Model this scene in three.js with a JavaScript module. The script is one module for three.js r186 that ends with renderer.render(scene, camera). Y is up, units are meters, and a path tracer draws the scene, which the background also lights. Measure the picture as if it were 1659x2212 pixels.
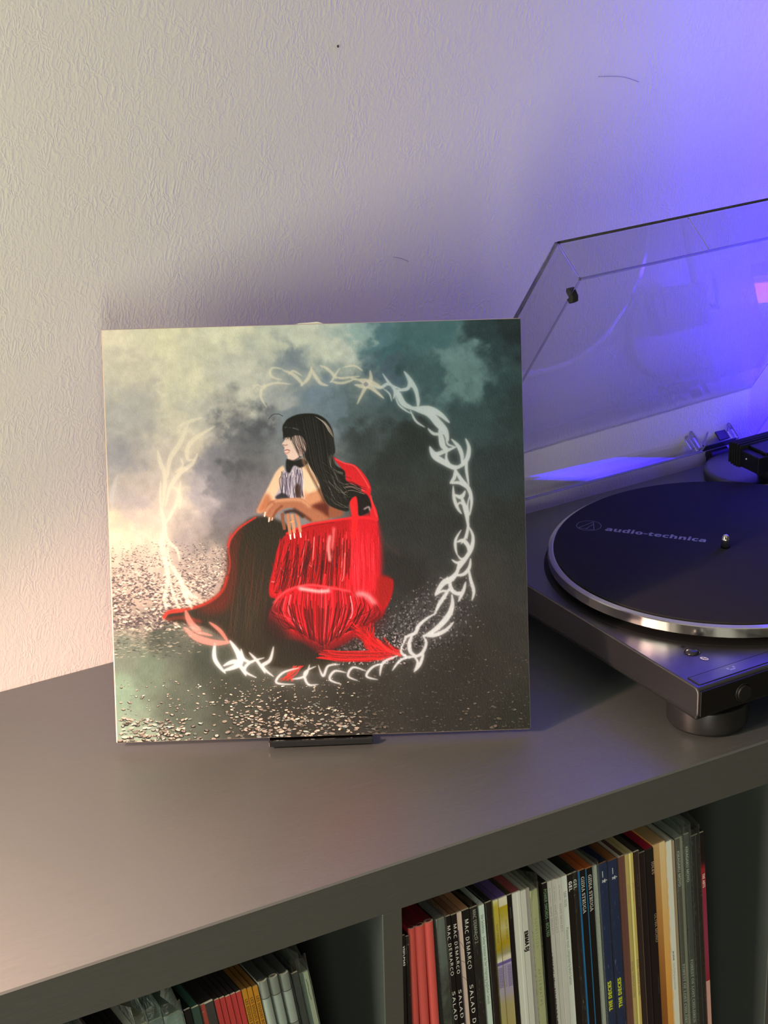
import * as THREE from 'three';
import { RoundedBoxGeometry } from 'three/addons/geometries/RoundedBoxGeometry.js';
import { RectAreaLightUniformsLib } from 'three/addons/lights/RectAreaLightUniformsLib.js';
import { mergeGeometries, mergeVertices, toCreasedNormals } from 'three/addons/utils/BufferGeometryUtils.js';

RectAreaLightUniformsLib.init();
const H = 0.77;                                        // height of the shelf top; the floor is y = 0, the wall behind the shelf z = 0
const scene = new THREE.Scene();
const camera = new THREE.PerspectiveCamera(2 * Math.atan(1106 / 4922.4) * 180 / Math.PI, 1659 / 2212, 0.05, 50);
camera.rotation.order = 'YXZ';
camera.position.set(-0.2992, H + 0.8518, 1.5712);
camera.rotation.set(-0.4069, -0.5149, -0.0231);
camera.updateMatrixWorld();
const renderer = new THREE.WebGLRenderer({ antialias: true });
renderer.toneMapping = THREE.LinearToneMapping;
renderer.toneMappingExposure = 1.0;
renderer.shadowMap.enabled = true;
scene.background = new THREE.Color(0.55, 0.65, 0.8);   // overcast daylight outside the window

// large lights: daylight through the blinds of a narrow window near the shelf and an added soft fill window, both in the left wall, and the violet tube standing right of the shelf
const WIN = { x: -0.62, y0: 0.45, y1: 1.95, z0: 0.34, z1: 0.70 };
const daylight = new THREE.RectAreaLight(new THREE.Color(0.98, 0.96, 0.74), 9, WIN.z1 - WIN.z0 - 0.08, WIN.y1 - WIN.y0 - 0.08);
daylight.position.set(WIN.x + 0.012, (WIN.y0 + WIN.y1) / 2, (WIN.z0 + WIN.z1) / 2); daylight.lookAt(1, (WIN.y0 + WIN.y1) / 2, (WIN.z0 + WIN.z1) / 2); scene.add(daylight);
const WIN2 = { x: -0.62, y0: 0.12, y1: 1.62, z0: 1.7, z1: 2.9 };  // unseen window added as soft fill for the wall and spines
const daylight2 = new THREE.RectAreaLight(new THREE.Color(0.97, 0.97, 0.79), 6.3, WIN2.z1 - WIN2.z0 - 0.08, WIN2.y1 - WIN2.y0 - 0.08);
daylight2.position.set(WIN2.x + 0.012, (WIN2.y0 + WIN2.y1) / 2, (WIN2.z0 + WIN2.z1) / 2); daylight2.lookAt(1, (WIN2.y0 + WIN2.y1) / 2, (WIN2.z0 + WIN2.z1) / 2); scene.add(daylight2);
const TUBE = { x: 1.14, z: 0.075, y0: H - 0.2, y1: H + 0.95 };
const violet = new THREE.RectAreaLight(new THREE.Color(0.03, 0.006, 1.0), 66, 0.026, TUBE.y1 - TUBE.y0);
violet.position.set(TUBE.x - 0.0125, (TUBE.y0 + TUBE.y1) / 2, TUBE.z - 0.007); violet.lookAt(TUBE.x - 1, (TUBE.y0 + TUBE.y1) / 2, TUBE.z - 0.6); scene.add(violet);
const LAMP = { x: -0.07, y: H + 0.30, z: 0.35, tx: 0.19, tz: 0.34 };
const warm = new THREE.SpotLight(new THREE.Color(1.0, 0.6, 0.48), 2.5, 0, 50 * Math.PI / 180, 0.6); warm.position.set(LAMP.x, LAMP.y, LAMP.z); warm.target.position.set(LAMP.tx, H, LAMP.tz); warm.castShadow = true; warm.shadow.radius = 1.5; scene.add(warm, warm.target);
// ---------------------------------------------------------------- printed cover of the displayed record
function mulberry(seed) { let a = seed >>> 0; return () => { a = (a + 0x6d2b79f5) | 0; let t = Math.imul(a ^ (a >>> 15), 1 | a); t = (t + Math.imul(t ^ (t >>> 7), 61 | t)) ^ t; return ((t ^ (t >>> 14)) >>> 0) / 4294967296; }; }
function makeNoise(seed) {
  const r = mulberry(seed), g = new Float32Array(65536);
  for (let i = 0; i < 65536; i++) g[i] = r();
  const at = (x, y) => g[((y & 255) << 8) | (x & 255)];
  const n = (x, y) => { const i = Math.floor(x), j = Math.floor(y); let u = x - i, v = y - j; u = u * u * (3 - 2 * u); v = v * v * (3 - 2 * v); const a = at(i, j), b = at(i + 1, j), c = at(i, j + 1), d = at(i + 1, j + 1); return a + (b - a) * u + (c - a) * v + (a - b - c + d) * u * v; };
  n.fbm = (x, y, o) => { let s = 0, w = 0.5, t = 0; for (let k = 0; k < o; k++) { s += w * n(x, y); t += w; w *= 0.55; x = x * 2.03 + 17.1; y = y * 2.03 + 9.7; } return s / t; };
  return n;
}
function drawCover(N) {
  const cv = document.createElement('canvas'); cv.width = cv.height = N; let c = cv.getContext('2d');
  // the print was measured on a slightly keystoned view of the sleeve; q() takes such a measure back to the flat sheet
  const K = [[221, 714], [1126, 686], [1146, 1574], [250, 1605]], S = [[0, 0], [N, 0], [N, N], [0, N]];
  const A = [], B = [];
  for (let i = 0; i < 4; i++) { const [x, y] = K[i], [u, v] = S[i]; A.push([x, y, 1, 0, 0, 0, -u * x, -u * y]); B.push(u); A.push([0, 0, 0, x, y, 1, -v * x, -v * y]); B.push(v); }
  for (let i = 0; i < 8; i++) { let p = i; for (let r = i; r < 8; r++) if (Math.abs(A[r][i]) > Math.abs(A[p][i])) p = r; [A[i], A[p]] = [A[p], A[i]]; [B[i], B[p]] = [B[p], B[i]]; for (let r = 0; r < 8; r++) if (r !== i) { const f = A[r][i] / A[i][i]; for (let k = i; k < 8; k++) A[r][k] -= f * A[i][k]; B[r] -= f * B[i]; } }
  const h = B.map((b, i) => b / A[i][i]);
  const q = (x, y) => { const w = h[6] * x + h[7] * y + 1; return [(h[0] * x + h[1] * y + h[2]) / w, (h[3] * x + h[4] * y + h[5]) / w]; };
  const unit = N / 900;
  const frame = (ox, oy, s) => { const f = (x, y) => q(ox + x / s, oy + y / s); f.k = unit / s; return f; };
  const F1 = frame(200, 660, 1.728), FA = frame(480, 860, 4.1475), FB = frame(320, 1200, 2.765), FC = frame(780, 700, 4.608), FD = frame(840, 1120, 4.609), FE = frame(220, 690, 4.1475), FF = frame(540, 740, 4.608), FG = frame(230, 1050, 5.53);
  const rnd = mulberry(77), noise = makeNoise(5), noise2 = makeNoise(91);
  const curve = (pts, closed, steps = 8) => { const out = [], n = pts.length, g = (i) => closed ? pts[(i + n) % n] : pts[Math.max(0, Math.min(n - 1, i))]; for (let i = 0; i < (closed ? n : n - 1); i++) { const a = g(i - 1), b = g(i), d = g(i + 1), e = g(i + 2); for (let k = 0; k < steps; k++) { const t = k / steps, t2 = t * t, t3 = t2 * t; out.push([0, 1].map((m) => 0.5 * (2 * b[m] + (d[m] - a[m]) * t + (2 * a[m] - 5 * b[m] + 4 * d[m] - e[m]) * t2 + (3 * b[m] - a[m] - 3 * d[m] + e[m]) * t3))); } } if (!closed) out.push(pts[n - 1]); return out; };
  const trace = (pts) => { c.beginPath(); pts.forEach((p, i) => (i ? c.lineTo(p[0], p[1]) : c.moveTo(p[0], p[1]))); };
  const shape = (f, pts, fill, blur = 0) => { c.filter = blur ? `blur(${(blur * f.k).toFixed(1)}px)` : 'none'; c.fillStyle = fill; trace(curve(pts.map((p) => f(p[0], p[1])), true)); c.closePath(); c.fill(); c.filter = 'none'; };
  const stroke = (f, pts, color, w, blur = 0) => { c.filter = blur ? `blur(${(blur * f.k).toFixed(1)}px)` : 'none'; c.strokeStyle = color; c.lineWidth = w * f.k; c.lineCap = 'round'; trace(curve(pts.map((p) => f(p[0], p[1])), false)); c.stroke(); c.filter = 'none'; };
  const leaf = (f, pts, w, both = 1) => { const m = curve(pts.map((p) => f(p[0], p[1])), false, 10), L = [], R = [], n = m.length; for (let i = 0; i < n; i++) { const a = m[Math.max(0, i - 1)], b = m[Math.min(n - 1, i + 1)], t = i / (n - 1), l = Math.hypot(b[0] - a[0], b[1] - a[1]) || 1, e = both ? Math.pow(Math.sin(Math.PI * (0.04 + 0.92 * t)), 0.8) : Math.pow(t, 0.8), d = 0.5 * w * f.k * Math.max(e, 0.12); L.push([m[i][0] - (b[1] - a[1]) / l * d, m[i][1] + (b[0] - a[0]) / l * d]); R.push([m[i][0] + (b[1] - a[1]) / l * d, m[i][1] - (b[0] - a[0]) / l * d]); } trace(L.concat(R.reverse())); c.closePath(); c.fill(); };

  // sky, smoke and ground tones between measured spots; greenish glare painted in lower left
  const spots = [[60, 120, 230, 222, 205], [250, 150, 225, 222, 200], [500, 100, 222, 222, 205], [640, 130, 205, 210, 200], [690, 185, 128, 142, 158], [760, 110, 205, 212, 203], [850, 120, 205, 212, 205], [950, 160, 196, 205, 205], [1000, 90, 150, 178, 185], [1100, 110, 88, 122, 138], [1180, 160, 70, 104, 116], [1300, 120, 76, 112, 122], [1370, 190, 112, 142, 150], [1370, 260, 104, 136, 142], [1480, 120, 50, 70, 78], [1580, 90, 38, 50, 56],
    [100, 420, 186, 184, 188], [300, 420, 214, 210, 198], [420, 400, 200, 200, 196], [250, 520, 194, 190, 188], [300, 700, 202, 198, 190], [330, 560, 194, 190, 186], [140, 640, 188, 183, 182], [480, 560, 126, 130, 144], [120, 250, 214, 208, 198], [150, 330, 195, 190, 186], [180, 480, 176, 174, 178], [250, 300, 226, 222, 204], [400, 300, 224, 221, 203], [550, 300, 206, 208, 202], [450, 430, 190, 190, 188], [520, 480, 104, 109, 120], [600, 450, 84, 90, 100], [640, 350, 168, 175, 182], [800, 340, 118, 138, 160], [760, 420, 120, 136, 150], [900, 370, 104, 124, 140], [980, 410, 82, 102, 110], [1000, 480, 56, 66, 70], [1100, 600, 44, 52, 54], [1200, 330, 60, 84, 92], [1120, 240, 80, 100, 118], [1300, 250, 66, 94, 102], [1500, 300, 50, 72, 78], [1580, 400, 46, 62, 67], [1400, 420, 56, 78, 84], [1550, 600, 42, 55, 60], [1580, 800, 40, 46, 48], [1300, 800, 43, 48, 49], [1200, 500, 43, 52, 54], [1150, 800, 42, 47, 47],
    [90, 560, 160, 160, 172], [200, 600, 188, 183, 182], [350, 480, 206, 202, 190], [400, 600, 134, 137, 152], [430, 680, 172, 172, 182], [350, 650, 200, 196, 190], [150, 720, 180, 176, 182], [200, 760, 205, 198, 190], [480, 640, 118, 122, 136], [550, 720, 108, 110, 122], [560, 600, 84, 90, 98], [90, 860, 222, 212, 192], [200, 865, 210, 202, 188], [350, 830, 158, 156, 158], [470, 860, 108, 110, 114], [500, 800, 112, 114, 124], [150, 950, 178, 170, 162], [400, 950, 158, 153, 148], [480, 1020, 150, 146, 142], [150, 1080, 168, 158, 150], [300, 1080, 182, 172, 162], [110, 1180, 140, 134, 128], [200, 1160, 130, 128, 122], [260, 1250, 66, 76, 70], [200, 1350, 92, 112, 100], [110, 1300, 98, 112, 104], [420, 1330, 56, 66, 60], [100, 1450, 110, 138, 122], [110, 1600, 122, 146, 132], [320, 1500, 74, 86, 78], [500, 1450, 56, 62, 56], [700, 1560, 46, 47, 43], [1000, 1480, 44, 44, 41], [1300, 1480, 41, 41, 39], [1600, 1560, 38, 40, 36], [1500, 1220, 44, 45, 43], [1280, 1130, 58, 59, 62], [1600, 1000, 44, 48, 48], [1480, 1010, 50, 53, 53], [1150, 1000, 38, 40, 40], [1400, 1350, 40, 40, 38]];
  const M = 512, small = document.createElement('canvas'); small.width = small.height = M; const sc = small.getContext('2d'), im = sc.createImageData(M, M);
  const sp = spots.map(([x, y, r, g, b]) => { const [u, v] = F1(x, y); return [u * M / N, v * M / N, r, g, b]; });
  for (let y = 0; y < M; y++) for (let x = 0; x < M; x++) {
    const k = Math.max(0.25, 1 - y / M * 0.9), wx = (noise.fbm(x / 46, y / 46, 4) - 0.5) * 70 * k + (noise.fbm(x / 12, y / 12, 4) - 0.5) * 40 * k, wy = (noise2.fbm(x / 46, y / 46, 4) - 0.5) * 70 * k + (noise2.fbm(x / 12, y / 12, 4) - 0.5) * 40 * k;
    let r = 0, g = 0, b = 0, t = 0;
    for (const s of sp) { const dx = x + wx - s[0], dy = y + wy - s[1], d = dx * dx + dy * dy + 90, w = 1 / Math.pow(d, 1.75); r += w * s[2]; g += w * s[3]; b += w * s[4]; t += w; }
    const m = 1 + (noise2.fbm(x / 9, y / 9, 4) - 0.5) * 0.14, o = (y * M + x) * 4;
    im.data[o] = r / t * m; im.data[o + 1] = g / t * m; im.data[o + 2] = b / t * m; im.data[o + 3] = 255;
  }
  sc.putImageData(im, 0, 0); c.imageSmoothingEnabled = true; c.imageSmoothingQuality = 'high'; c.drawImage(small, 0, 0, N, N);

  // gravel: dark flecks on the bright ground at left, pale stones on the dark ground in front, grey rubble at right
  const fleck = (x, y, w, hgt, col, a) => { c.fillStyle = col; c.beginPath(); c.ellipse(x, y, w, hgt, a, 0, 7); c.fill(); };
  for (let i = 0; i < 4200; i++) { const x = 70 + rnd() * 440, y = 880 + Math.pow(rnd(), 0.8) * 330; const lim = 1215 - Math.max(0, x - 330) * 0.35; if (y > lim || noise.fbm(x / 30, y / 30, 2) < 0.32) continue; const p = F1(x, y), s = (0.6 + (y - 860) / 330 * 1.5) * unit * (0.5 + rnd()); c.globalAlpha = 0.25 + 0.5 * rnd(); fleck(p[0], p[1], s * 1.9, s * 0.75, rnd() < 0.75 ? 'rgb(70,66,72)' : 'rgb(232,222,206)', (rnd() - 0.5) * 1.4); }
  for (let i = 0; i < 900; i++) { const x = 75 + rnd() * 330, y = 1190 + rnd() * 130; if (rnd() > 1.15 - (y - 1190) / 150 - (x - 75) / 900) continue; const p = F1(x, y), s = (0.9 + rnd()) * unit; c.globalAlpha = 0.2 + 0.4 * rnd(); fleck(p[0], p[1], s * 2.6, s * 0.6, rnd() < 0.5 ? 'rgb(178,176,160)' : 'rgb(44,54,50)', (rnd() - 0.5) * 0.5); }
  for (let i = 0; i < 3600; i++) { const x = 1040 + rnd() * 440, y = 1010 + rnd() * 270; const along = Math.abs(y - (1310 - (x - 1040) * 0.55)); if (along > 120 * (0.5 + rnd()) || x > 1180 + rnd() * 300) continue; const p = F1(x, y), s = (0.7 + rnd() * 1.3) * unit; c.globalAlpha = 0.18 + 0.42 * rnd(); fleck(p[0], p[1], s * 1.4, s * 0.9, rnd() < 0.5 ? 'rgb(138,140,150)' : 'rgb(22,22,26)', rnd() * 3); }
  for (let i = 0; i < 900; i++) { const x = 830 + rnd() * 340, y = 1220 + rnd() * 120; const p = F1(x, y), s = (0.8 + rnd() * 1.2) * unit; c.globalAlpha = 0.25 + 0.5 * rnd(); fleck(p[0], p[1], s * 1.5, s * 0.9, rnd() < 0.55 ? 'rgb(170,170,178)' : 'rgb(18,18,20)', rnd() * 3); }
  for (let i = 0; i < 2600; i++) {
    const y = 1385 + Math.pow(rnd(), 0.75) * 245, x = 90 + rnd() * 1540, t = (y - 1385) / 245;
    const mid = Math.exp(-(((x - 790) / 190) ** 2)) * (y > 1500 ? 1.5 : 0.35) + Math.exp(-(((x - 190) / 130) ** 2)) * (y > 1540 ? 1.3 : 0) + Math.exp(-(((x - 620) / 260) ** 2)) * (y < 1500 ? 0.75 : 0.1) + 0.12 + (x < 420 && y < 1530 ? 0.12 : 0);
    if (rnd() > mid * (0.4 + 0.6 * noise.fbm(x / 60, y / 25, 2) * 1.6)) continue;
    const p = F1(x, y), s = (0.8 + t * 2.1) * unit * (0.45 + 0.9 * rnd()), v = 0.55 + 0.45 * rnd() * (x > 1000 ? 0.5 : 1), dim = x > 1000 ? 0.62 : 1;
    c.globalAlpha = 0.55 + 0.45 * rnd(); fleck(p[0], p[1] + s * 0.5, s * 2, s * 1.1, 'rgb(24,25,23)', 0);
    const tint = rnd() < 0.2 ? [206, 226, 218] : [232, 224, 208]; fleck(p[0], p[1], s * (1.2 + rnd()), s * (0.5 + 0.5 * rnd()), `rgb(${tint.map((k) => Math.round(k * v * dim)).join(',')})`, (rnd() - 0.5) * 0.7);
  }
  for (let i = 0; i < 1500; i++) { const x = 900 + rnd() * 730, y = 1280 + rnd() * 340; if (rnd() > 0.45) continue; const p = F1(x, y), s = unit * (0.5 + rnd() * 1.1); c.globalAlpha = 0.08 + 0.22 * rnd(); fleck(p[0], p[1], s * 1.6, s * 0.7, 'rgb(190,180,170)', (rnd() - 0.5) * 0.6); }
  c.globalAlpha = 1;

  // cape in shade, its red hem, the fringed dress
  shape(F1, [[620, 785], [540, 835], [505, 900], [498, 1000], [470, 1075], [400, 1120], [300, 1140], [258, 1162], [300, 1182], [420, 1205], [520, 1265], [600, 1330], [760, 1360], [900, 1330], [900, 1000], [740, 830]], 'rgb(42,40,32)', 6);
  shape(F1, [[560, 815], [508, 880], [500, 1000], [470, 1080], [390, 1125], [420, 1150], [500, 1130], [530, 1020], [535, 900]], 'rgba(92,36,26,0.75)', 14);
  stroke(F1, [[606, 790], [545, 830], [512, 872], [503, 900]], 'rgb(196,52,46)', 6, 2);
  stroke(F1, [[512, 850], [504, 900], [510, 960], [504, 1000]], 'rgba(170,60,58,0.9)', 5, 2);
  stroke(F1, [[500, 1010], [478, 1068], [420, 1112], [345, 1135], [290, 1142]], 'rgb(158,44,34)', 9, 3);
  stroke(F1, [[262, 1165], [280, 1145], [330, 1138]], 'rgb(196,58,48)', 12, 3); stroke(F1, [[275, 1172], [330, 1165], [400, 1180]], 'rgba(150,50,40,0.6)', 10, 5);
  for (let i = 0; i < 90; i++) { const a = rnd(), x = 515 + a * 140, y = 860 + rnd() * 300; stroke(F1, [[x, y], [x - 6 - rnd() * 10, y + 90], [x - 30 * rnd(), y + 170]], `rgba(${rnd() < 0.3 ? '110,44,30' : '62,56,44'},0.25)`, 2.2); }
  shape(F1, [[722, 852], [800, 818], [900, 800], [1000, 788], [1062, 800], [1072, 1010], [1118, 1022], [1112, 1090], [1078, 1150], [1000, 1210], [880, 1150], [700, 1100], [655, 1072], [676, 960], [690, 900]], 'rgb(158,20,32)', 2);
  for (let i = 0; i < 620; i++) {
    const t = rnd(), x = 690 + t * 372, top = 850 - t * 52 + rnd() * 26, bot = 1075 - t * 20 + rnd() * 20, lean = (1 - t) * -34, v = rnd();
    const col = v < 0.3 ? '112,12,16' : v < 0.5 ? '146,18,24' : v < 0.85 ? '184,28,42' : v < 0.95 ? '236,74,84' : '250,160,160';
    const y0 = top + rnd() * 120; stroke(F1, [[x, y0], [x + lean * 0.4, (y0 + bot) / 2], [x + lean, Math.min(bot, y0 + 60 + rnd() * 170)]], `rgba(${col},${0.35 + 0.5 * rnd()})`, 1 + 3.4 * rnd());
  }
  for (let i = 0; i < 110; i++) { const t = rnd(), x = 700 + t * 255, y = 880 - t * 40 + rnd() * 120, l = 50 + rnd() * 90, lean = (1 - t) * -26; stroke(F1, [[x, y], [x + lean * 0.4, y + l * 0.5], [x + lean, Math.min(1072, y + l)]], `rgba(58,6,10,${0.35 + 0.4 * rnd()})`, 1.5 + 3.5 * rnd()); }
  stroke(F1, [[884, 860], [878, 900], [884, 950]], 'rgba(255,205,205,0.85)', 9, 4); stroke(F1, [[900, 830], [893, 905]], 'rgba(255,170,176,0.7)', 8, 4);
  shape(F1, [[958, 790], [1062, 800], [1070, 1040], [960, 1050], [975, 930]], 'rgba(190,26,46,0.78)', 8);
  for (let i = 0; i < 130; i++) { const x = 962 + rnd() * 106, y = 830 + rnd() * 150; stroke(F1, [[x, y], [x + 2, y + 70 + rnd() * 60]], rnd() < 0.5 ? 'rgba(150,12,26,0.35)' : 'rgba(252,80,98,0.35)', 2); }
  stroke(F1, [[722, 850], [800, 817], [900, 800], [1000, 789], [1062, 798]], 'rgb(216,40,50)', 7, 2); stroke(F1, [[728, 855], [800, 825], [900, 808]], 'rgba(110,10,16,0.6)', 3, 1);
  shape(F1, [[1068, 1010], [1112, 1016], [1120, 1050], [1105, 1095], [1072, 1130], [1060, 1080]], 'rgb(138,24,26)', 6);
  shape(F1, [[655, 1200], [664, 1130], [716, 1068], [800, 1042], [900, 1054], [985, 1072], [1062, 1108], [1086, 1150], [1010, 1210], [940, 1262], [846, 1294], [770, 1256], [700, 1240]], 'rgb(170,18,32)', 4);
  c.save(); trace(curve([[655, 1200], [664, 1130], [716, 1068], [800, 1042], [900, 1054], [985, 1072], [1062, 1108], [1086, 1150], [1010, 1210], [940, 1262], [846, 1294], [770, 1256], [700, 1240]].map((p) => F1(p[0], p[1])), true)); c.closePath(); c.clip();
  for (let i = 0; i < 430; i++) {
    const t = rnd(), a = -1 + 2 * t, x = 862 + a * 196, top = 1050 + a * a * 44 + rnd() * 24, v = rnd(), bx = 856 + a * 130 * (0.55 + 0.45 * rnd()), by = 1285 - Math.abs(a) * 70 - rnd() * 50;
    const col = v < 0.32 ? '104,8,14' : v < 0.5 ? '140,14,24' : v < 0.9 ? '186,26,44' : v < 0.98 ? '236,74,92' : '250,170,180';
    stroke(F1, [[x, top], [x + a * 10, (top + by) / 2], [bx, by]], `rgba(${col},${0.35 + 0.5 * rnd()})`, 2 + 4 * rnd());
  }
  for (let i = 0; i < 70; i++) { const a = -0.95 + 1.9 * rnd(), x = 862 + a * 185, y = 1085 + a * a * 40 + rnd() * 50, bx = 856 + a * 120; stroke(F1, [[x, y], [x * 0.5 + bx * 0.5 + a * 5, (y + 1240) / 2], [bx, 1270 - Math.abs(a) * 70]], `rgba(60,6,12,${0.35 + 0.4 * rnd()})`, 1.5 + 4 * rnd()); }
  c.restore();
  stroke(F1, [[672, 1110], [720, 1066], [800, 1043], [900, 1055], [960, 1066]], 'rgba(250,96,106,0.9)', 6, 3); stroke(F1, [[770, 1056], [800, 1060], [842, 1066], [880, 1064]], 'rgba(255,225,225,0.85)', 11, 5); stroke(F1, [[985, 1075], [1020, 1080], [1050, 1110]], 'rgba(255,196,200,0.8)', 16, 8);
  shape(F1, [[640, 1180], [680, 1170], [740, 1225], [800, 1262], [850, 1300], [800, 1330], [690, 1300], [640, 1250]], 'rgba(38,36,30,0.85)', 18);
  shape(F1, [[645, 1130], [690, 1110], [680, 1170], [720, 1230], [700, 1260], [640, 1220]], 'rgba(40,26,24,0.75)', 16); shape(F1, [[760, 1235], [860, 1262], [960, 1225], [1010, 1250], [900, 1310], [780, 1300]], 'rgba(36,24,24,0.6)', 18); shape(F1, [[1030, 1150], [1100, 1140], [1060, 1220], [980, 1250]], 'rgba(60,14,20,0.55)', 18);
  for (let i = 0; i < 90; i++) { const t = rnd(); stroke(F1, [[960 + rnd() * 90, 1180 + rnd() * 60], [1010 + t * 50, 1240 + rnd() * 30], [1040 + t * 110, 1275 + rnd() * 45]], `rgba(${rnd() < 0.5 ? '196,30,36' : '128,22,26'},0.55)`, 1.5 + 3 * rnd()); }
  for (let i = 0; i < 60; i++) { const y = 1284 + rnd() * 34; stroke(F1, [[830 + rnd() * 60, y], [930, y + 4 + rnd() * 8], [1010 + rnd() * 120, y + 14 * rnd()]], `rgba(${rnd() < 0.6 ? '204,32,38' : '120,24,26'},0.55)`, 1.4 + 2.4 * rnd()); }
  stroke(F1, [[1060, 1245], [1100, 1285], [1145, 1305]], 'rgba(206,52,50,0.9)', 9, 2); stroke(F1, [[1085, 1240], [1120, 1280], [1150, 1302]], 'rgba(186,40,40,0.8)', 6, 2);
  for (let i = 0; i < 26; i++) stroke(F1, [[690 + rnd() * 60, 1405 - rnd() * 12], [720 + rnd() * 40, 1375], [745 + rnd() * 40, 1345]], 'rgba(190,48,40,0.5)', 2);

  // the sitter: shoulders, folded hands, profile, long dark hair
  shape(FA, [[985, 520], [1080, 568], [1195, 600], [1290, 705], [1332, 800], [1330, 880], [1382, 1000], [1392, 1095], [1330, 1062], [1285, 870], [1120, 745], [1092, 660]], 'rgb(192,36,46)', 3);
  stroke(FA, [[1010, 540], [1100, 580], [1190, 610], [1270, 720], [1315, 800]], 'rgba(240,120,122,0.7)', 8, 4); stroke(FA, [[1330, 870], [1350, 960], [1385, 1060]], 'rgba(224,70,80,0.9)', 10, 4);
  shape(FA, [[745, 800], [840, 720], [900, 860], [960, 1000], [960, 1075], [790, 1100], [700, 1000]], 'rgb(142,92,68)', 8);
  shape(FA, [[690, 560], [760, 560], [820, 660], [870, 760], [850, 830], [770, 860], [720, 910], [700, 780]], 'rgb(222,202,176)', 8);
  shape(FA, [[690, 800], [770, 850], [860, 815], [890, 900], [800, 960], [730, 930]], 'rgba(196,150,118,0.85)', 14);
  shape(FA, [[545, 605], [480, 655], [420, 770], [345, 920], [306, 1015], [360, 1020], [440, 960], [505, 860], [545, 720]], 'rgb(216,192,166)', 6);
  shape(FA, [[400, 850], [345, 925], [305, 1020], [370, 1018], [450, 950]], 'rgba(160,98,66,0.8)', 16);
  shape(FA, [[560, 640], [640, 600], [700, 630], [712, 760], [700, 890], [600, 905], [470, 895], [510, 800], [530, 700]], 'rgb(168,166,186)', 8);
  for (let i = 0; i < 110; i++) { const x = 520 + rnd() * 190; stroke(FA, [[x, 620 + rnd() * 90], [x - 20 + rnd() * 40, 740], [x - 30 + rnd() * 60, 860 + rnd() * 40]], `rgba(${['84,76,120', '228,228,238', '40,38,54', '200,200,214'][Math.floor(rnd() * 4)]},0.5)`, 4 + 5 * rnd()); }
  shape(FA, [[470, 890], [520, 850], [570, 860], [600, 905], [520, 915]], 'rgba(40,40,48,0.9)', 6); shape(FA, [[650, 790], [690, 770], [700, 880], [660, 890]], 'rgba(60,44,36,0.9)', 8);
  shape(FA, [[420, 925], [520, 900], [640, 893], [710, 898], [800, 965], [880, 1010], [952, 1065], [900, 1090], [790, 1098], [720, 1030], [640, 985], [560, 985], [470, 1040], [415, 1090], [400, 1060], [370, 1030], [385, 985]], 'rgb(156,108, 84)', 3);
  stroke(FA, [[470, 920], [580, 908], [700, 912], [780, 970]], 'rgba(206,164,134,0.85)', 22, 10); stroke(FA, [[640, 990], [720, 1040], [790, 1092]], 'rgba(70,40,30,0.8)', 18, 8); shape(FA, [[800, 960], [940, 940], [960, 1060], [880, 1010]], 'rgba(80,36,30,0.85)', 14); shape(FA, [[955, 980], [1000, 950], [1060, 970], [1080, 1040], [1000, 1070], [955, 1050]], 'rgb(134,86,66)', 8);
  stroke(FA, [[500, 945], [455, 1000], [418, 1090]], 'rgb(158,112,88)', 26, 3); stroke(FA, [[530, 965], [480, 1010], [440, 1085]], 'rgb(126,84,64)', 22, 3); stroke(FA, [[440, 950], [400, 990], [375, 1050]], 'rgb(176,132,106)', 24, 3); stroke(FA, [[417, 1070], [412, 1104]], 'rgb(222,214,206)', 11, 1); stroke(FA, [[380, 1020], [374, 1056]], 'rgb(222,214,206)', 11, 1); stroke(FA, [[446, 1070], [440, 1090]], 'rgb(206,190,180)', 10, 1);
  stroke(FA, [[535, 1040], [540, 1100], [552, 1165]], 'rgb(122,84,66)', 30, 2); stroke(FA, [[582, 1040], [592, 1130], [604, 1220]], 'rgb(168,124,98)', 28, 2); stroke(FA, [[622, 1050], [632, 1120], [640, 1200]], 'rgb(182,140,112)', 28, 2); stroke(FA, [[662, 1040], [680, 1110], [694, 1190]], 'rgb(174,128,104)', 30, 2);
  for (const [x, y] of [[606, 1225], [642, 1215], [697, 1208]]) stroke(FA, [[x - 2, y], [x + 2, y + 34]], 'rgb(226,216,212)', 14, 1); stroke(FA, [[608, 1108], [634, 1102]], 'rgb(206,168,96)', 9, 1); stroke(FA, [[560, 1020], [640, 1010], [720, 1060]], 'rgba(44,28,24,0.85)', 26, 8);
  shape(FA, [[575, 545], [640, 560], [715, 540], [760, 580], [700, 620], [640, 600], [600, 665], [570, 640]], 'rgb(32,32,34)', 5);
  shape(FA, [[985, 520], [1010, 480], [1000, 380], [985, 280], [925, 185], [830, 138], [690, 140], [590, 180], [552, 230], [545, 300], [600, 320], [690, 320], [740, 410], [735, 500], [790, 620], [860, 730], [900, 870], [960, 960], [1120, 1010], [1140, 930], [1230, 860], [1300, 870], [1330, 980], [1250, 1045], [1215, 1030], [1200, 900], [1240, 800], [1110, 740], [1095, 650], [1020, 600]], 'rgb(30,32,29)', 4);
  shape(FA, [[1210, 860], [1290, 860], [1330, 970], [1290, 1030], [1225, 1040], [1205, 960]], 'rgb(28,26,26)', 6); stroke(FA, [[1270, 990], [1310, 970], [1320, 1000]], 'rgba(190,176,190,0.8)', 14, 5);
  shape(FA, [[575, 340], [552, 380], [533, 408], [548, 428], [556, 440], [552, 466], [560, 492], [578, 512], [590, 546], [640, 552], [700, 515], [742, 470], [742, 410], [720, 350], [660, 312], [600, 322]], 'rgb(216,198,192)', 3);
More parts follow.
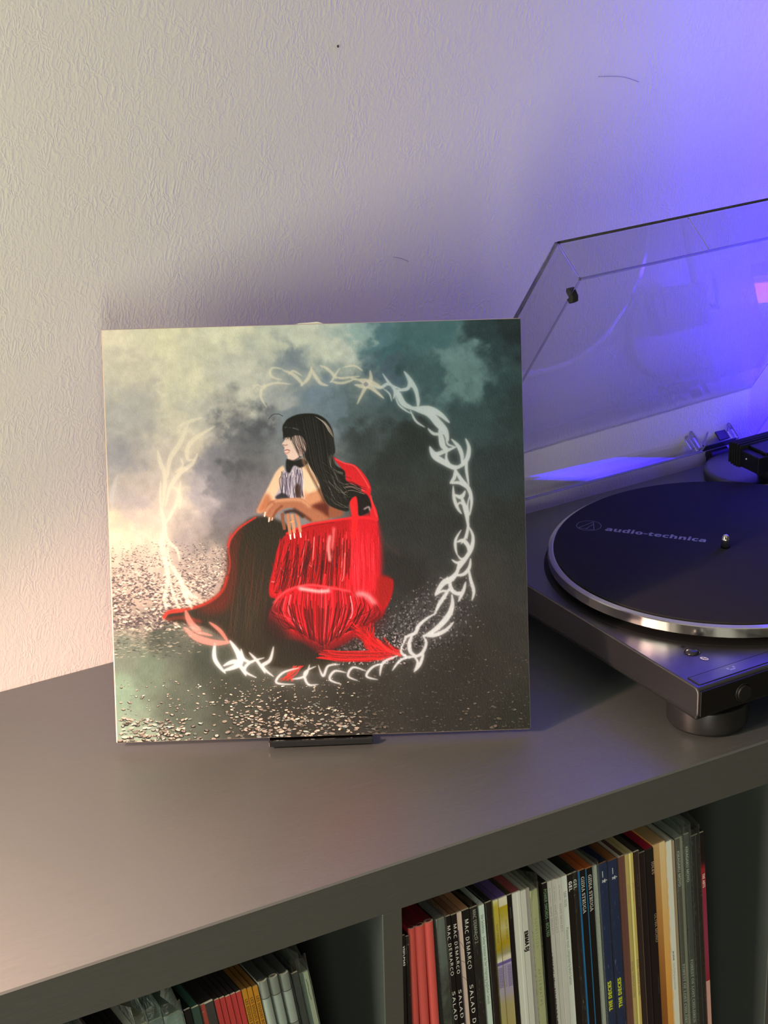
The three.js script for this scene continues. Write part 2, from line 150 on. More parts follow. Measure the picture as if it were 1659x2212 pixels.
  shape(FA, [[690, 400], [745, 400], [742, 475], [700, 515], [680, 470]], 'rgba(196,172,168,0.8)', 12); stroke(FA, [[540, 415], [565, 420], [580, 414]], 'rgba(120,84,82,0.8)', 7, 3); stroke(FA, [[556, 466], [580, 460], [602, 466]], 'rgb(150,92,92)', 8, 2); stroke(FA, [[560, 488], [578, 492], [598, 478]], 'rgba(196,130,128,0.9)', 9, 3); stroke(FA, [[590, 548], [640, 556], [700, 520]], 'rgba(70,50,48,0.8)', 9, 4);
  shape(FA, [[552, 225], [545, 330], [570, 350], [600, 345], [612, 380], [625, 345], [660, 330], [720, 340], [760, 380], [800, 330], [700, 220]], 'rgb(34,36,34)', 4);
  for (let i = 0; i < 34; i++) { const x = 590 + rnd() * 120; stroke(FA, [[x, 300], [x + 30, 380 + rnd() * 40], [x + 70 + rnd() * 30, 470 + rnd() * 60]], `rgba(40,34,36,${0.25 + 0.4 * rnd()})`, 2 + 3 * rnd()); }
  for (let i = 0; i < 160; i++) { const t = rnd(), v = rnd() < 0.3 ? '96,100,98' : '16,17,16'; stroke(FA, [[640 + t * 330, 160 + Math.abs(t - 0.4) * 120], [700 + t * 300, 420], [760 + t * 260, 640], [900 + t * 220, 840 + rnd() * 120]], `rgba(${v},0.2)`, 4); }
  for (let i = 0; i < 16; i++) stroke(FA, [[830 + i * 6, 160 + i * 3], [900 + i * 5, 210 + i * 5], [950 + i * 3, 290 + i * 4]], 'rgba(196,186,180,0.34)', 4); stroke(FA, [[560, 260], [620, 262], [680, 280]], 'rgba(150,156,154,0.5)', 9, 3); stroke(FA, [[415, 182], [450, 146], [500, 140], [540, 158]], 'rgba(60,60,70,0.8)', 6); stroke(FA, [[720, 540], [740, 600], [800, 690], [840, 760]], 'rgba(150,116,90,0.7)', 26, 8);
  for (let i = 0; i < 14; i++) stroke(FA, [[1080 + rnd() * 40, 740 + i * 9], [1160, 745 + i * 7], [1230 + rnd() * 60, 790 + i * 6]], `rgba(${rnd() < 0.4 ? '220,190,188' : '30,28,28'},0.5)`, 5); for (let i = 0; i < 10; i++) stroke(FA, [[940 + rnd() * 40, 480 + rnd() * 60], [980, 620 + rnd() * 20], [1080, 660 + rnd() * 20]], 'rgba(120,124,120,0.4)', 3);
  for (let i = 0; i < 40; i++) { const y = 560 + rnd() * 300; stroke(FA, [[880 + rnd() * 120, y], [1000 + rnd() * 60, y + 60 + rnd() * 60], [1090 + rnd() * 70, y + 110 + rnd() * 90]], `rgba(${rnd() < 0.25 ? '110,112,108' : '24,25,23'},${0.3 + 0.4 * rnd()})`, 2.5 + 4 * rnd()); }
  for (let i = 0; i < 22; i++) { const x = 545 + rnd() * 60; stroke(FA, [[600 + rnd() * 80, 190 + rnd() * 60], [x + 20, 250 + rnd() * 40], [x - 6, 330 + rnd() * 50]], 'rgba(30,31,30,0.55)', 3 + 3 * rnd()); }
  for (let i = 0; i < 8; i++) stroke(FA, [[1390, 1100 + i * 14], [1440, 1240 + i * 10], [1560 + rnd() * 60, 1350 + rnd() * 80]], 'rgba(84,60,62,0.35)', 3);
  shape(FA, [[1140, 930], [1200, 880], [1215, 1040], [1190, 1240], [1150, 1240], [1160, 1080]], 'rgba(214,34,42,0.9)', 4);

  // ring of pale flame ornaments
  const flames = (f, list) => { for (const [w, ...p] of list) leaf(f, p, w * 0.92); };
  const ringSet = (pass) => {
    c.fillStyle = 'rgb(200,216,226)';
    flames(FC, [[34, [90, 600], [190, 628], [270, 590], [350, 640]], [28, [215, 485], [262, 556], [310, 606], [400, 640]], [16, [120, 650], [190, 700], [226, 732]], [18, [220, 635], [285, 690], [306, 766]], [26, [285, 590], [336, 660], [322, 740]], [38, [430, 470], [480, 560], [470, 630], [400, 650], [330, 650]], [46, [428, 462], [500, 560], [556, 680], [568, 830]], [64, [330, 650], [370, 690], [430, 790], [560, 850]], [20, [336, 690], [372, 790], [440, 850], [510, 890]], [30, [470, 600], [540, 640], [575, 760], [560, 840]], [66, [470, 820], [560, 838], [680, 838], [790, 890], [884, 976]], [24, [490, 850], [548, 960], [640, 1022]], [84, [540, 850], [680, 890], [770, 980], [840, 1060], [868, 1160]], [34, [664, 1030], [730, 1086], [830, 1080]], [66, [780, 1040], [800, 1130], [820, 1210], [880, 1250]], [22, [846, 1120], [868, 1190], [940, 1214]], [46, [682, 1208], [740, 1284], [830, 1262], [950, 1214]], [66, [684, 1214], [730, 1306], [830, 1372], [930, 1440]], [38, [860, 1240], [850, 1330], [890, 1400], [970, 1412], [1020, 1360]], [46, [900, 1136], [972, 1212], [1006, 1300], [1006, 1400]], [50, [1042, 1130], [1076, 1220], [1060, 1330], [1000, 1400], [930, 1440]], [34, [1062, 1300], [1050, 1430], [1076, 1600]], [46, [920, 1410], [960, 1480], [1010, 1556], [1076, 1640], [1102, 1760], [1082, 1900]], [40, [940, 1430], [930, 1520], [884, 1580]], [36, [884, 1580], [980, 1574], [1060, 1630]], [38, [918, 1600], [926, 1720], [960, 1820], [1004, 1886]], [44, [930, 1690], [1000, 1716], [1040, 1650]], [52, [990, 1690], [1030, 1800], [1056, 1900], [1064, 2010]], [22, [956, 1810], [986, 1770], [1026, 1810]], [18, [1084, 1690], [1062, 1800], [1078, 1890]], [26, [1046, 1860], [1066, 2000], [1054, 2140]]]);
    flames(FD, [[30, [780, -20], [792, 60], [764, 180], [716, 250]], [46, [796, 70], [838, 170], [824, 290], [760, 400], [690, 500], [640, 570]], [32, [724, 104], [668, 200], [664, 290], [684, 366]], [46, [676, 230], [740, 214], [790, 270], [796, 350]], [22, [676, 346], [722, 398], [790, 360]], [28, [624, 402], [680, 436], [730, 410]], [30, [700, 420], [690, 480], [670, 540]], [40, [816, 390], [800, 486], [740, 552], [640, 560]], [38, [796, 490], [814, 600], [846, 720], [826, 816]], [66, [700, 500], [630, 590], [540, 640], [456, 760]], [44, [650, 560], [608, 640], [640, 722], [720, 742], [764, 640]], [36, [766, 624], [740, 722], [688, 826]], [44, [610, 680], [560, 760], [500, 850], [456, 944]], [26, [456, 770], [520, 722], [610, 716]], [60, [626, 750], [632, 850], [600, 950], [520, 1050], [420, 1130], [330, 1176]], [38, [476, 936], [380, 990], [290, 1070], [260, 1136], [170, 1180], [134, 1270]], [44, [646, 1024], [560, 1112], [440, 1162], [330, 1160]], [36, [338, 1164], [368, 1240], [330, 1334], [260, 1372], [170, 1372]], [44, [240, 1140], [200, 1240], [214, 1330], [270, 1364]], [30, [132, 1250], [118, 1330], [190, 1382], [250, 1360]], [26, [240, 1366], [282, 1430], [244, 1530]], [32, [346, 1310], [312, 1430], [242, 1530]], [28, [206, 1366], [100, 1420], [26, 1516]]]);
    flames(FB, [[18, [1646, 590], [1622, 650], [1588, 694]], [18, [1490, 596], [1400, 640], [1380, 720]], [17, [1420, 640], [1340, 664], [1300, 720], [1370, 742]], [16, [1300, 690], [1220, 668], [1190, 720], [1250, 748]], [17, [1140, 650], [1070, 660], [1040, 720], [1010, 652]], [17, [1180, 700], [1110, 690], [1080, 740], [1150, 770]], [17, [1000, 660], [930, 700], [950, 770], [1010, 770]], [16, [900, 670], [800, 700], [760, 760], [870, 770]], [16, [850, 740], [930, 720], [960, 650]], [24, [744, 542], [722, 624], [676, 664], [744, 724]], [20, [596, 578], [650, 636], [694, 706]], [20, [690, 610], [600, 640], [570, 690], [640, 730]], [20, [548, 556], [566, 620], [620, 640]], [40, [480, 506], [534, 590], [536, 650], [440, 690]], [28, [392, 520], [392, 620], [456, 706]], [30, [440, 660], [520, 636], [580, 720]]]);
    c.fillStyle = 'rgba(226,150,142,0.75)';
    flames(FB, [[44, [206, 430], [280, 490], [380, 520], [480, 520]], [26, [356, 396], [424, 450], [476, 524]], [38, [216, 326], [246, 400], [310, 450]], [22, [250, 400], [280, 450], [380, 480]]]);
    c.fillStyle = 'rgba(232,228,210,0.8)';
    flames(FF, [[46, [1196, 270], [1204, 360], [1160, 420], [1066, 608]], [48, [1040, 414], [1120, 430], [1200, 440], [1336, 552]], [60, [1090, 360], [1150, 380], [1220, 400], [1320, 446]], [26, [1000, 350], [1090, 370], [1150, 420]], [30, [164, 644], [108, 540], [130, 446], [250, 400], [410, 412]], [26, [330, 262], [220, 250], [206, 330], [320, 370]], [38, [320, 270], [420, 310], [500, 380], [520, 430]], [38, [500, 430], [580, 350], [618, 236]], [38, [604, 240], [650, 330], [706, 402], [780, 424]], [32, [690, 224], [760, 250], [836, 330], [796, 396]], [28, [796, 380], [920, 398], [1060, 352]], [24, [820, 320], [900, 350], [1000, 340], [1100, 330]], [20, [920, 244], [1040, 226], [1126, 280]], [24, [896, 250], [850, 320], [860, 360]], [24, [380, 320], [430, 280], [520, 330]], [20, [130, 440], [60, 420], [20, 470]]]);
    c.fillStyle = 'rgba(232,227,210,0.72)';
    flames(FE, [[46, [496, 1170], [520, 1290], [560, 1400], [540, 1680]], [46, [854, 1196], [806, 1292], [700, 1370], [610, 1500], [560, 1680]], [42, [1010, 956], [900, 1020], [826, 1070], [764, 1150], [764, 1250], [824, 1256]], [34, [674, 966], [760, 920], [900, 876]], [50, [776, 916], [700, 1100], [606, 1250], [586, 1420]], [34, [690, 1700], [694, 1560], [610, 1490]], [26, [700, 1240], [720, 1310], [650, 1370]]]);
    flames(FG, [[62, [640, -60], [636, 200], [684, 480], [650, 700], [690, 900], [724, 1100], [676, 1350], [704, 1470]], [52, [880, -60], [830, 200], [690, 460]], [38, [690, 470], [720, 640], [836, 770], [862, 900]], [62, [690, 880], [800, 1000], [870, 1120], [960, 1260], [1140, 1396]], [44, [752, 1170], [800, 1330], [866, 1470]], [54, [860, 1090], [930, 1300], [1010, 1470]], [30, [740, 690], [720, 800], [760, 920]]]);
  };
  const main = c, ring = document.createElement('canvas'); ring.width = ring.height = N; c = ring.getContext('2d'); ringSet(1); c = main;
  c.globalAlpha = 0.5; c.filter = `blur(${(5 * unit).toFixed(1)}px)`; c.drawImage(ring, 0, 0);
  c.globalAlpha = 0.72; c.filter = `blur(${(0.9 * unit).toFixed(1)}px)`; c.drawImage(ring, 0, 0); c.filter = 'none'; c.globalAlpha = 1;
  c.fillStyle = 'rgba(120,124,150,0.7)'; { const p = FF(1155, 410); c.filter = `blur(${unit.toFixed(1)}px)`; c.beginPath(); c.arc(p[0], p[1], 5 * unit, 0, 7); c.fill(); c.filter = 'none'; }
  c.fillStyle = 'rgba(206,210,214,0.45)'; c.filter = `blur(${(1.5 * unit).toFixed(1)}px)`; leaf(FE, [[140, 1390], [110, 1470], [80, 1600], [90, 1700]], 40); c.filter = 'none';
  // print grain
  const gi = c.getImageData(0, 0, N, N), gd = gi.data; const gr = mulberry(3);
  for (let i = 0; i < gd.length; i += 4) { const k = 1 + (gr() - 0.5) * 0.08; for (let m = 0; m < 3; m++) gd[i + m] = Math.max(3, (gd[i + m] - 13) * 1.055) * k; }
  c.putImageData(gi, 0, 0);
  return cv;
}
// ---------------------------------------------------------------- helpers
const used = {};
const numbered = (n) => { const k = used[n] = (used[n] ?? -1) + 1; return k ? `${n}_${String(k).padStart(3, '0')}` : n; };
function mesh(name, geo, mat, parent) { const g = Array.isArray(geo) ? mergeGeometries(geo.map((q) => (q.index ? q.toNonIndexed() : q))) : geo; const m = new THREE.Mesh(g, mat); m.name = parent ? name : numbered(name); m.castShadow = m.receiveShadow = true; (parent ?? scene).add(m); return m; }
function thing(name, label, category, pos = [0, 0, 0], turn = 0, group) { const o = new THREE.Group(); o.name = numbered(name); o.position.set(...pos); o.rotation.y = turn; o.userData = { label, category }; if (group) o.userData.group = group; scene.add(o); return o; }
function struct(name, geo, mat) { const m = mesh(name, geo, mat); m.userData.kind = 'structure'; return m; }
const box = (w, h, d, x = 0, y = 0, z = 0) => new THREE.BoxGeometry(w, h, d).translate(x, y, z);
const rbox = (w, h, d, r, x = 0, y = 0, z = 0, s = 2) => new RoundedBoxGeometry(w, h, d, s, r).translate(x, y, z);
const cyl = (r0, r1, h, x = 0, y = 0, z = 0, n = 48) => new THREE.CylinderGeometry(r0, r1, h, n).translate(x, y, z);
const lathe = (pts, n = 96) => new THREE.LatheGeometry(pts.map((p) => new THREE.Vector2(p[0], p[1])), n);
const tube = (pts, r, seg = 24, n = 8) => new THREE.TubeGeometry(new THREE.CatmullRomCurve3(pts.map((p) => new THREE.Vector3(...p))), seg, r, n);
const extrude = (pts, depth, bevel = 0) => new THREE.ExtrudeGeometry(new THREE.Shape(pts.map((p) => new THREE.Vector2(p[0], p[1]))), { depth: depth - 2 * bevel, bevelEnabled: bevel > 0, bevelThickness: bevel, bevelSize: bevel, bevelOffset: -bevel, bevelSegments: 2, curveSegments: 8 }).translate(0, 0, bevel);
const srgb = (r, g, b) => new THREE.Color().setRGB(r / 255, g / 255, b / 255, THREE.SRGBColorSpace);
const std = (o) => new THREE.MeshStandardMaterial(o);
const phys = (o) => new THREE.MeshPhysicalMaterial(o);
function field(n, f, repeat) {                           // a grey bump or roughness texture computed from f(x, y), values 0..1
  const d = new Uint8Array(n * n * 4);
  for (let y = 0; y < n; y++) for (let x = 0; x < n; x++) { const v = Math.max(0, Math.min(255, Math.round(f(x, y) * 255))), o = (y * n + x) * 4; d[o] = d[o + 1] = d[o + 2] = v; d[o + 3] = 255; }
  const t = new THREE.DataTexture(d, n, n); t.wrapS = t.wrapT = THREE.RepeatWrapping; t.magFilter = THREE.LinearFilter; t.minFilter = THREE.LinearMipmapLinearFilter; t.generateMipmaps = true; if (repeat) t.repeat.set(...repeat); t.needsUpdate = true; return t;
}
const tileNoise = (seed, px, py) => {                    // value noise that repeats after px, py cells
  const r = mulberry(seed), g = []; for (let i = 0; i < px * py; i++) g.push(r());
  return (x, y) => { const i = Math.floor(x), j = Math.floor(y); let u = x - i, v = y - j; u = u * u * (3 - 2 * u); v = v * v * (3 - 2 * v); const at = (a, b) => g[(((b % py) + py) % py) * px + (((a % px) + px) % px)]; const a = at(i, j), b = at(i + 1, j), c = at(i, j + 1), d = at(i + 1, j + 1); return a + (b - a) * u + (c - a) * v + (a - b - c + d) * u * v; };
};
const uvMetres = (geo) => { const p = geo.attributes.position, n = geo.attributes.normal, uv = geo.attributes.uv; for (let i = 0; i < p.count; i++) { const ax = Math.abs(n.getX(i)), ay = Math.abs(n.getY(i)), az = Math.abs(n.getZ(i)); if (az >= ax && az >= ay) uv.setXY(i, p.getX(i), p.getY(i)); else if (ay >= ax) uv.setXY(i, p.getX(i), p.getZ(i)); else uv.setXY(i, p.getZ(i), p.getY(i)); } return geo; };
// ---------------------------------------------------------------- room
// painted roughcast: short, mostly upright wrinkles a few millimetres long (one tile = 0.4 m)
const wrA = tileNoise(11, 150, 80), wrB = tileNoise(12, 64, 40), wrC = tileNoise(13, 260, 170), wrD = tileNoise(14, 18, 14);
const wallBump = field(1024, (x, y) => { const u = x / 1024, v = y / 1024, w = wrB(u * 64, v * 40) * 3.4; const r = 1 - Math.abs(2 * wrA(u * 150 + w * 0.5, v * 80 + w) - 1); const a = Math.pow(r, 3) * (0.35 + 0.65 * wrD(u * 18, v * 14)); return 0.2 + 0.5 * a + 0.18 * wrC(u * 260, v * 170) + 0.14 * wrB(u * 64 + 9, v * 40 + 5); }, [3.4, 3.4]);
const plaster = std({ color: srgb(226, 220, 212), roughness: 0.62, bumpMap: wallBump, bumpScale: 0.00055 });
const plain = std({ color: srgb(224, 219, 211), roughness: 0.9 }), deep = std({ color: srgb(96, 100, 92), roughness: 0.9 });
const XL = WIN.x, XR = 2.6, ZF = 3.2, CH = 2.5, T = 0.12;
const wallBack = struct('wall_back', uvMetres(box(XR - XL + 2 * T, CH, T, (XL + XR) / 2, CH / 2, -T / 2 - 0.0005)), plaster);
// stray hairs and a speck stuck in the paint
const speck = std({ color: srgb(60, 52, 48), roughness: 0.8 });
mesh('paint_speck', new THREE.SphereGeometry(0.0011, 10, 8).scale(0.8, 1, 0.6).translate(0.5578, H + 0.4799, 0.0002), speck, wallBack);
const hair = std({ color: srgb(112, 104, 104), roughness: 0.8 });
const hairs = [[[0.6043, 0.2999], [0.6114, 0.2976], [0.6184, 0.2936]], [[0.8073, 0.4238], [0.8327, 0.4201], [0.8498, 0.4135]]];
for (const p of hairs) mesh('hair_strand', tube(p.map(([x, y]) => [x, H + y, 0.0004]), 0.00016, 16, 5), hair, wallBack);
struct('wall_right', box(T, CH, ZF, XR + T / 2, CH / 2, ZF / 2), deep);
struct('wall_front', box(XR - XL + 2 * T, CH, T, (XL + XR) / 2, CH / 2, ZF + T / 2), deep);
struct('ceiling', box(XR - XL + 2 * T, T, ZF + 2 * T, (XL + XR) / 2, CH + T / 2, ZF / 2), plain);
const around = (z0, z1, w) => [box(T, w.y0, z1 - z0, XL - T / 2, w.y0 / 2, (z0 + z1) / 2), box(T, CH - w.y1, z1 - z0, XL - T / 2, (CH + w.y1) / 2, (z0 + z1) / 2)];
struct('wall_left', [box(T, CH, WIN.z0, XL - T / 2, CH / 2, WIN.z0 / 2), box(T, CH, WIN2.z0 - WIN.z1, XL - T / 2, CH / 2, (WIN2.z0 + WIN.z1) / 2), box(T, CH, ZF - WIN2.z1, XL - T / 2, CH / 2, (ZF + WIN2.z1) / 2), ...around(WIN.z0, WIN.z1, WIN), ...around(WIN2.z0, WIN2.z1, WIN2)], deep);
function makeWindow(name, w, h, pos, turn, color) { // frame, pane and a lit roller blind; its own z looks into the room
  const white = std({ color: srgb(238, 236, 230), roughness: 0.5 }), win = new THREE.Group(); win.name = name; win.userData.kind = 'structure'; win.position.set(...pos); win.rotation.y = turn; scene.add(win);
  mesh('window_frame', [box(w, 0.04, 0.06, 0, -h / 2 + 0.02, -0.05), box(w, 0.04, 0.06, 0, h / 2 - 0.02, -0.05), box(0.04, h - 0.08, 0.06, -w / 2 + 0.02, 0, -0.05), box(0.04, h - 0.08, 0.06, w / 2 - 0.02, 0, -0.05)], white, win);
  mesh('window_pane', box(w - 0.08, h - 0.08, 0.004, 0, 0, -0.05), phys({ color: 0xffffff, transmission: 1, thickness: 0, roughness: 0, ior: 1.5 }), win);
  mesh('window_blind', box(w - 0.01, h - 0.01, 0.002, 0, 0, -0.012), std({ color: srgb(240, 236, 226), roughness: 0.9, emissive: color, emissiveIntensity: 1.1 }), win);
}
makeWindow('window_1', WIN.z1 - WIN.z0, WIN.y1 - WIN.y0, [XL, (WIN.y0 + WIN.y1) / 2, (WIN.z0 + WIN.z1) / 2], Math.PI / 2, daylight.color);
makeWindow('added_window_2', WIN2.z1 - WIN2.z0, WIN2.y1 - WIN2.y0, [XL, (WIN2.y0 + WIN2.y1) / 2, (WIN2.z0 + WIN2.z1) / 2], Math.PI / 2, daylight2.color);  // added window around the soft fill
{ // boards of the floor, real joints between them
  const wood = [srgb(112, 78, 54), srgb(104, 72, 50), srgb(118, 84, 60)].map((c) => std({ color: c, roughness: 0.38 }));
  const floor = struct('floor', box(XR - XL + 2 * T, 0.1, ZF + 2 * T, (XL + XR) / 2, -0.062, ZF / 2), std({ color: srgb(60, 44, 32), roughness: 0.9 }));
  const rnd = mulberry(8); const bw = 0.14, geos = [0.8, 1.1, 1.4].map((l) => box(l - 0.002, 0.012, bw - 0.002, l / 2, -0.006, 0));
  for (let z = 0.07; z < ZF; z += bw) { let x = XL - rnd() * 0.6; while (x < XR) { const k = Math.floor(rnd() * 3), l = [0.8, 1.1, 1.4][k]; if (x > XL - 0.1 && x + l < XR + 0.1) { const m = mesh('floor_board', geos[k], wood[Math.floor(rnd() * 3)], floor); m.position.set(x, 0, z); } x += l; } }
  struct('baseboard_back', box(XR - XL, 0.06, 0.012, (XL + XR) / 2, 0.031, 0.0065), plain);
}
// ---------------------------------------------------------------- shelf unit
const grainA = tileNoise(21, 24, 380), grainB = tileNoise(22, 90, 520);
const shelfBump = field(1024, (x, y) => 0.5 * grainA(x / 1024 * 24, y / 1024 * 380) + 0.5 * grainB(x / 1024 * 90, y / 1024 * 520), [3, 3]);
const shelfRough = field(512, (x, y) => 0.86 + 0.14 * grainA(x / 512 * 24, y / 512 * 380), [3, 3]);
const shelfMat = phys({ color: srgb(72, 77, 75), roughness: 0.46, roughnessMap: shelfRough, bumpMap: shelfBump, bumpScale: 0.00006, ior: 2.3 });
const edgeMat = phys({ color: srgb(72, 77, 75), roughness: 0.22, ior: 2.3 });
const D = 0.39, TOP = 0.038, CELL = 0.335, DIV = 0.016, X0 = -0.3637, X1 = 1.1003;
const shelf = thing('shelf_unit', 'dark grey-brown cube shelf along the wall, carrying the turntable and filled with records', 'shelf', [0, 0, 0]);
const bev = 0.0012;
// top board: a section with a small chamfer along its upper front edge
mesh('top_panel', uvMetres(new THREE.ExtrudeGeometry(new THREE.Shape([[0, 0], [D, 0], [D, TOP - bev], [D - bev, TOP], [0, TOP]].map((p) => new THREE.Vector2(-p[0], p[1]))), { depth: X1 - X0, bevelEnabled: false }).rotateY(Math.PI / 2).translate(X0, H - TOP, 0)), shelfMat, shelf);
mesh('edge_band', (() => { const g = box(X1 - X0, 0.0019, 0.0004); g.rotateX(Math.PI / 4 * -1); g.translate((X0 + X1) / 2, H - bev / 2 + 0.0001, D - bev / 2 + 0.0001); return g; })(), edgeMat, shelf);
mesh('base_panel', uvMetres(box(X1 - X0, TOP, D, (X0 + X1) / 2, TOP / 2, D / 2)), shelfMat, shelf);
for (const x of [X0 + TOP / 2, X1 - TOP / 2]) mesh('side_panel', uvMetres(rbox(TOP, H - 2 * TOP - 0.0004, D, 0.0008, x, H / 2, D / 2)), shelfMat, shelf);
mesh('middle_shelf', uvMetres(box(X1 - X0 - 2 * TOP, DIV, D - 0.001, (X0 + X1) / 2, H - TOP - CELL - DIV / 2, D / 2)), shelfMat, shelf);
for (const x of [0.0093, 0.3603, 0.7113]) for (const k of [0, 1]) { const hh = (k ? H - TOP - CELL - DIV - TOP : CELL) - 0.0004; mesh('divider', uvMetres(rbox(DIV, hh, D, 0.0007, x + DIV / 2, k ? TOP + hh / 2 + 0.0002 : H - TOP - CELL / 2, D / 2)), shelfMat, shelf); }
// ---------------------------------------------------------------- turntable (own axes: x right, z to the front, y from the shelf top; y = PT is the top of the plinth)
const tt = thing('turntable', 'black turntable with silver-rimmed platter and raised clear lid, right of the big record cover', 'turntable', [0.6357, H, 0.0261], 0.0306);
const PT = 0.0509, PB = 0.0262, TW = 0.36, TD = 0.3455;
const casNoise = tileNoise(31, 400, 400), casBump = field(512, (x, y) => casNoise(x / 512 * 400, y / 512 * 400), [6, 6]);
const casing = phys({ color: srgb(24, 23, 26), roughness: 0.36, clearcoat: 0.5, clearcoatRoughness: 0.32, bumpMap: casBump, bumpScale: 0.000004, ior: 1.9 });
const blackGloss = phys({ color: srgb(6, 6, 7), roughness: 0.5 });
const blackMat = std({ color: srgb(17, 17, 18), roughness: 0.55 });
const rubber = std({ color: srgb(20, 20, 21), roughness: 0.8 });
const metal = std({ color: srgb(214, 212, 208), metalness: 1, roughness: 0.17 });
const chrome = std({ color: srgb(228, 224, 214), metalness: 1, roughness: 0.1 });
const inkMat = std({ color: srgb(196, 196, 200), roughness: 0.6 });
{ // plinth: side section (z, y) with rounded upper front and lower front corner, drawn across the width
  const s = new THREE.Shape(); s.moveTo(0, PB); s.lineTo(TD - 0.004, PB); s.quadraticCurveTo(TD, PB, TD, PB + 0.004); s.lineTo(TD, PT - 0.006); s.quadraticCurveTo(TD, PT, TD - 0.006, PT); s.lineTo(0.003, PT); s.quadraticCurveTo(0, PT, 0, PT - 0.003); s.closePath();
  const hole = 0.1495; // no well is cut; a near-black disc paints the shade under the platter
  const g = new THREE.ExtrudeGeometry(s, { depth: TW - 0.0024, bevelEnabled: true, bevelThickness: 0.0012, bevelSize: 0.0012, bevelOffset: -0.0012, bevelSegments: 2, curveSegments: 8 }); g.rotateY(-Math.PI / 2).translate(TW - 0.0012, 0, 0);
  const p = g.attributes.position; for (let i = 0; i < p.count; i++) p.setX(i, TW - p.getX(i)); const nrm = g.attributes.normal; // mirror x back, keep the winding right
  for (let i = 0; i < p.count; i += 3) { for (const k of ['getX', 'getY', 'getZ']) { const a = p[k](i + 1), b = p[k](i + 2); p['set' + k.slice(3)](i + 1, b); p['set' + k.slice(3)](i + 2, a); } } g.computeVertexNormals();
  mesh('plinth', uvMetres(toCreasedNormals(g, 0.12)), casing, tt);
  mesh('chassis', rbox(TW - 0.004, 0.0046, TD - 0.006, 0.0018, TW / 2, 0.0239, TD / 2 - 0.001), blackMat, tt);
  mesh('front_panel', rbox(TW - 0.002, 0.021, 0.0016, 0.0006, TW / 2 + 0.0008, PB + 0.0115, TD + 0.0004), blackGloss, tt);
  const strip = mesh('control_panel', rbox(TW - 0.0096, 0.0012, 0.0132, 0.0004, TW / 2, PT + 0.0001, 0.3344), casing, tt);
  mesh('panel_groove', [box(TW - 0.0088, 0.0006, 0.0007, TW / 2, PT + 0.0001, 0.3273), box(0.0007, 0.0006, 0.0135, 0.0043, PT + 0.0001, 0.334), box(0.0007, 0.0006, 0.0135, TW - 0.0043, PT + 0.0001, 0.334)], std({ color: 0x050506, roughness: 0.9 }), tt);
  // speed marks 33 45 and the word under them, printed on the strip
  const cv = document.createElement('canvas'); cv.width = 512; cv.height = 256; const c = cv.getContext('2d'); c.clearRect(0, 0, 512, 256); c.fillStyle = '#dcdce6'; c.font = 'bold 54px sans-serif'; c.textAlign = 'center'; c.fillText('33', 120, 92); c.fillText('45', 300, 92); c.fillText('SPEED', 210, 190); c.fillRect(92, 112, 56, 12); c.fillRect(272, 112, 56, 12);
  const tx = new THREE.CanvasTexture(cv); tx.colorSpace = THREE.SRGBColorSpace;
  mesh('speed_print', new THREE.PlaneGeometry(0.0165, 0.0083).rotateX(-Math.PI / 2).translate(0.0428, PT + 0.0008, 0.334), std({ map: tx, transparent: true, roughness: 0.6 }), tt);
  for (const [x, z] of [[0.036, 0.314], [TW - 0.036, 0.314], [0.036, 0.036], [TW - 0.036, 0.036]]) { const f = mesh('foot', lathe([[0, 0.0005], [0.027, 0.0005], [0.0305, 0.002], [0.0315, 0.004], [0.0315, 0.0196], [0.0295, 0.0215], [0, 0.0215]], 64).translate(x, 0, z), std({ color: srgb(40, 39, 40), roughness: 0.34, metalness: 0.35 }), tt); mesh('foot_pad', cyl(0.0275, 0.0275, 0.0008, x, 0.0004, z), rubber, f); }
  const sb = mesh('speed_button', cyl(0.0062, 0.0066, 0.003, 0, 0, 0).rotateX(Math.PI / 2).translate(0.0429, PT - 0.0185 + 0.004, TD + 0.0022), blackMat, tt);
  mesh('speed_button_ring', new THREE.TorusGeometry(0.0072, 0.0006, 10, 40).translate(0.0429, PT - 0.0185 + 0.004, TD + 0.0014), std({ color: srgb(52, 50, 48), roughness: 0.35, metalness: 0.6 }), sb);
  for (const x of [0.205, 0.232, 0.259, 0.286, 0.313]) mesh('push_button', rbox(0.019, 0.009, 0.003, 0.0012, x, PT - 0.0145, TD + 0.002), blackMat, tt);
  // wireless pairing button with its ring, a lamp hole behind it and a pale oval mark in front
  const pb = mesh('pairing_button', lathe([[0, 0.0022], [0.003, 0.002], [0.0048, 0.0013], [0.0055, 0.0002], [0.0055, -0.001]], 40).translate(0.0345, PT, 0.2949), phys({ color: srgb(40, 40, 44), roughness: 0.22 }), tt);
  mesh('button_ring', lathe([[0.0056, -0.0006], [0.0056, 0.0003], [0.0067, 0.0004], [0.0071, -0.0006]], 40).translate(0.0345, PT, 0.2949), std({ color: 0x060607, roughness: 0.5 }), pb);
  mesh('indicator_hole', cyl(0.0016, 0.0016, 0.0006, 0.0346, PT, 0.2834, 20), std({ color: 0x040405, roughness: 0.9 }), tt);
  const cv2 = document.createElement('canvas'); cv2.width = 64; cv2.height = 96; const d = cv2.getContext('2d'); d.fillStyle = '#e8e8f0'; d.beginPath(); d.ellipse(32, 48, 24, 40, 0, 0, 7); d.fill(); d.strokeStyle = '#3a3a50'; d.lineWidth = 6; d.beginPath(); d.moveTo(20, 32); d.lineTo(44, 62); d.lineTo(32, 76); d.lineTo(32, 20); d.lineTo(44, 34); d.lineTo(20, 64); d.stroke();
  const tx2 = new THREE.CanvasTexture(cv2); tx2.colorSpace = THREE.SRGBColorSpace;
